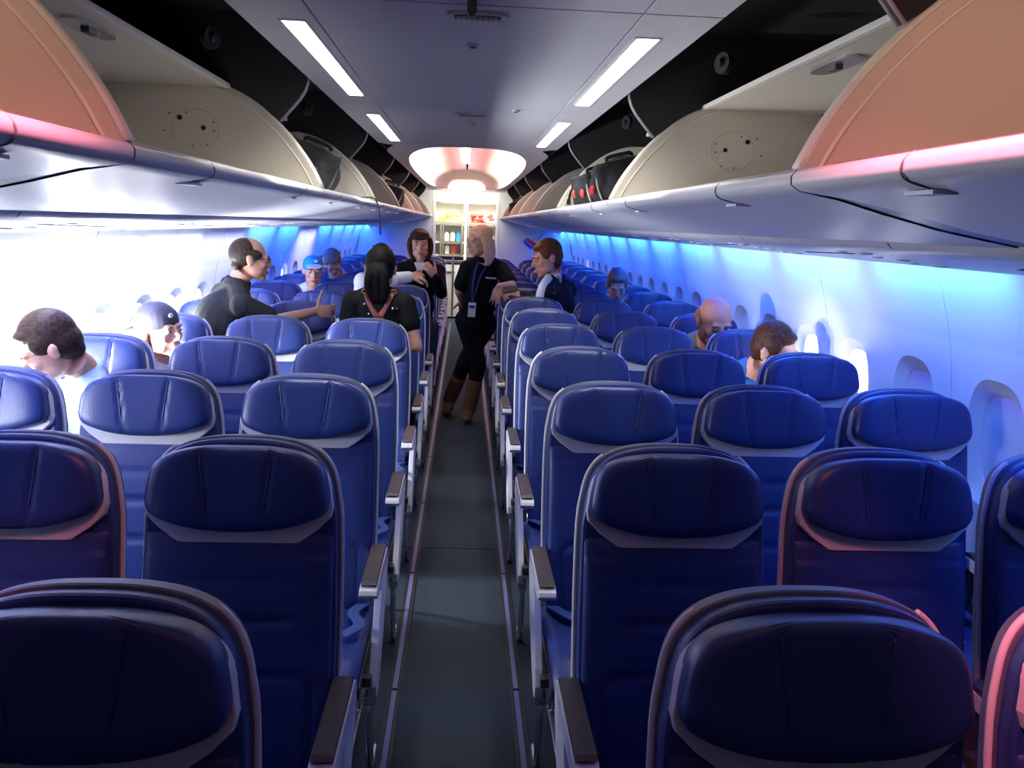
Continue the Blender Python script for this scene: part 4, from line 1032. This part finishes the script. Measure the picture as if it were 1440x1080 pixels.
# ================================================================ BULKHEAD EMBLEM (tricolour heart)
t = thing('wall_emblem', 'silver-edged heart emblem striped blue, red and yellow on the right rear bulkhead', 'emblem', (1.045, Y1 - .012, 1.36))
def heart(sc, n=64):
    return [(sc * .01 * 16 * math.sin(a) ** 3 * .72, sc * .01 * (13 * math.cos(a) - 5 * math.cos(2 * a) - 2 * math.cos(3 * a) - math.cos(4 * a)) * .62) for a in [2 * math.pi * i / n for i in range(n)]]
def clip(poly, nx, ny, c):   # keep nx*x+ny*y <= c
    out = []
    for i in range(len(poly)):
        a, b_ = poly[i - 1], poly[i]; da = nx * a[0] + ny * a[1] - c; db = nx * b_[0] + ny * b_[1] - c
        if (da <= 0) != (db <= 0):
            k = da / (da - db); out.append((a[0] + (b_[0] - a[0]) * k, a[1] + (b_[1] - a[1]) * k))
        if db <= 0: out.append(b_)
    return out
b = NB(); prism(b, heart(1.10), 'Y', .0, .010); obj('silver_edge', b, 'lsil', t)
hh = heart(1.0); nx, ny = .62, .785
for nm, lo, hi, m in (('blue_stripe', -9, -.028, 'lblue'), ('red_stripe', -.014, .045, 'lred'), ('yellow_stripe', .057, 9, 'lyel')):
    p = clip(clip(hh, nx, ny, hi), -nx, -ny, -lo)
    b = NB(); prism(b, p, 'Y', -.008, .001); obj(nm, b, m, t)

# ================================================================ GALLEY
t = thing('galley_cabinet', 'bright galley cabinet at the end of the aisle with open compartments and shelves', 'cabinet', (0, 14.7, 0))
b = NB()
for x in (-.56, 0, .56): box(b, (x, .0, 1.0), (.045, .5, 2.0), bev=.004)
box(b, (0, .25, 1.0), (1.1, .02, 2.0)); box(b, (0, 0, 2.02), (1.16, .5, .06), bev=.004)
obj('carcass', b, 'gall', t)
for z in (1.61, 1.30, 1.08): b = NB(); box(b, (0, .0, z), (1.10, .48, .028), bev=.003); obj('shelf', b, 'gall', t)
b = NB(); box(b, (0, -.02, .98), (1.12, .54, .05), bev=.006); obj('worktop', b, 'metal', t)
for x0, x1, z0, z1 in ((-.54, -.03, 1.64, 1.97), (.03, .54, 1.64, 1.97), (-.38, -.05, 1.32, 1.60), (-.38, -.05, 1.10, 1.29), (.05, .54, 1.10, 1.60)):
    b = NB(); xm, zm = (x0 + x1) / 2, (z0 + z1) / 2
    for zz in (z0, z1): box(b, (xm, -.26, zz), (x1 - x0, .02, .022))
    for xx in (x0, x1): box(b, (xx, -.26, zm), (.022, .02, z1 - z0))
    obj('door_frame', b, 'galls', t)
for x in (-.42, -.06, .05): b = NB(); box(b, (x, -.27, 1.34), (.03, .03, .56)); obj('latch_post', b, 'galls', t)
for x in (-.27, .27):
    b = NB(); box(b, (x, -.26, .48), (.48, .03, .90), bev=.006); d = obj('cart_door', b, 'gall', t)
    b = NB(); box(b, (x, -.285, .80), (.20, .02, .03), bev=.004); obj('handle', b, 'metal', d)
b = NB(); box(b, (-.20, -.32, .55), (.035, .05, 1.0), bev=.004); obj('door_post', b, 'metal', t)
random.seed(7)
def packets(label, x0, x1, z, m, n, grp, sh=(.05, .05, .028)):
    for i in range(n):
        bm = NB(); box(bm, (0, 0, 0), (sh[0] * 1.6, sh[1] * 1.6, sh[2] * 1.6), bev=sh[2] * .6); ell(bm, (0, 0, 0), sh, None, 10)
        o = obj('snack_packet', bm, m, smooth=True); o.location = (random.uniform(x0, x1), 14.58 + random.uniform(-.05, .05), z + sh[2] + (i // 5) * .052)
        o.rotation_euler = (random.uniform(-.3, .3), random.uniform(-.3, .3), random.uniform(0, 3)); tag(o, label, 'packet', grp)
packets('yellow snack packet heaped in the upper left galley compartment', -.46, -.12, 1.632, 'yel', 14, 'yellow packets in the galley')
packets('red snack packet heaped in the upper right galley compartment', .12, .46, 1.632, 'red', 14, 'red packets in the galley')
for i, (x, z, m, l) in enumerate(((-.32, 1.314, 'cwhite', 'leftmost white carton on the upper galley shelf'), (-.22, 1.314, 'cwhite', 'white carton left of the blue carton in the galley'), (-.12, 1.314, 'cblue', 'blue carton on the upper galley shelf'),
                              (-.31, 1.094, 'cwhite', 'white carton on the lower galley shelf'), (-.20, 1.094, 'red', 'red carton on the lower galley shelf'), (.20, 1.314, 'cwhite', 'white carton on the right galley shelf'), (.33, 1.314, 'cblue', 'blue carton on the right galley shelf'), (.45, 1.314, 'yel', 'yellow carton on the right galley shelf'))):
    bm = NB(); box(bm, (0, 0, .07), (.07, .07, .14), bev=.003); prism(bm, [(-.034, .14), (.034, .14), (0, .168)], 'Y', -.033, .033)
    o = obj('drink_carton', bm, m); o.location = (x, 14.56, z); tag(o, l, 'carton')
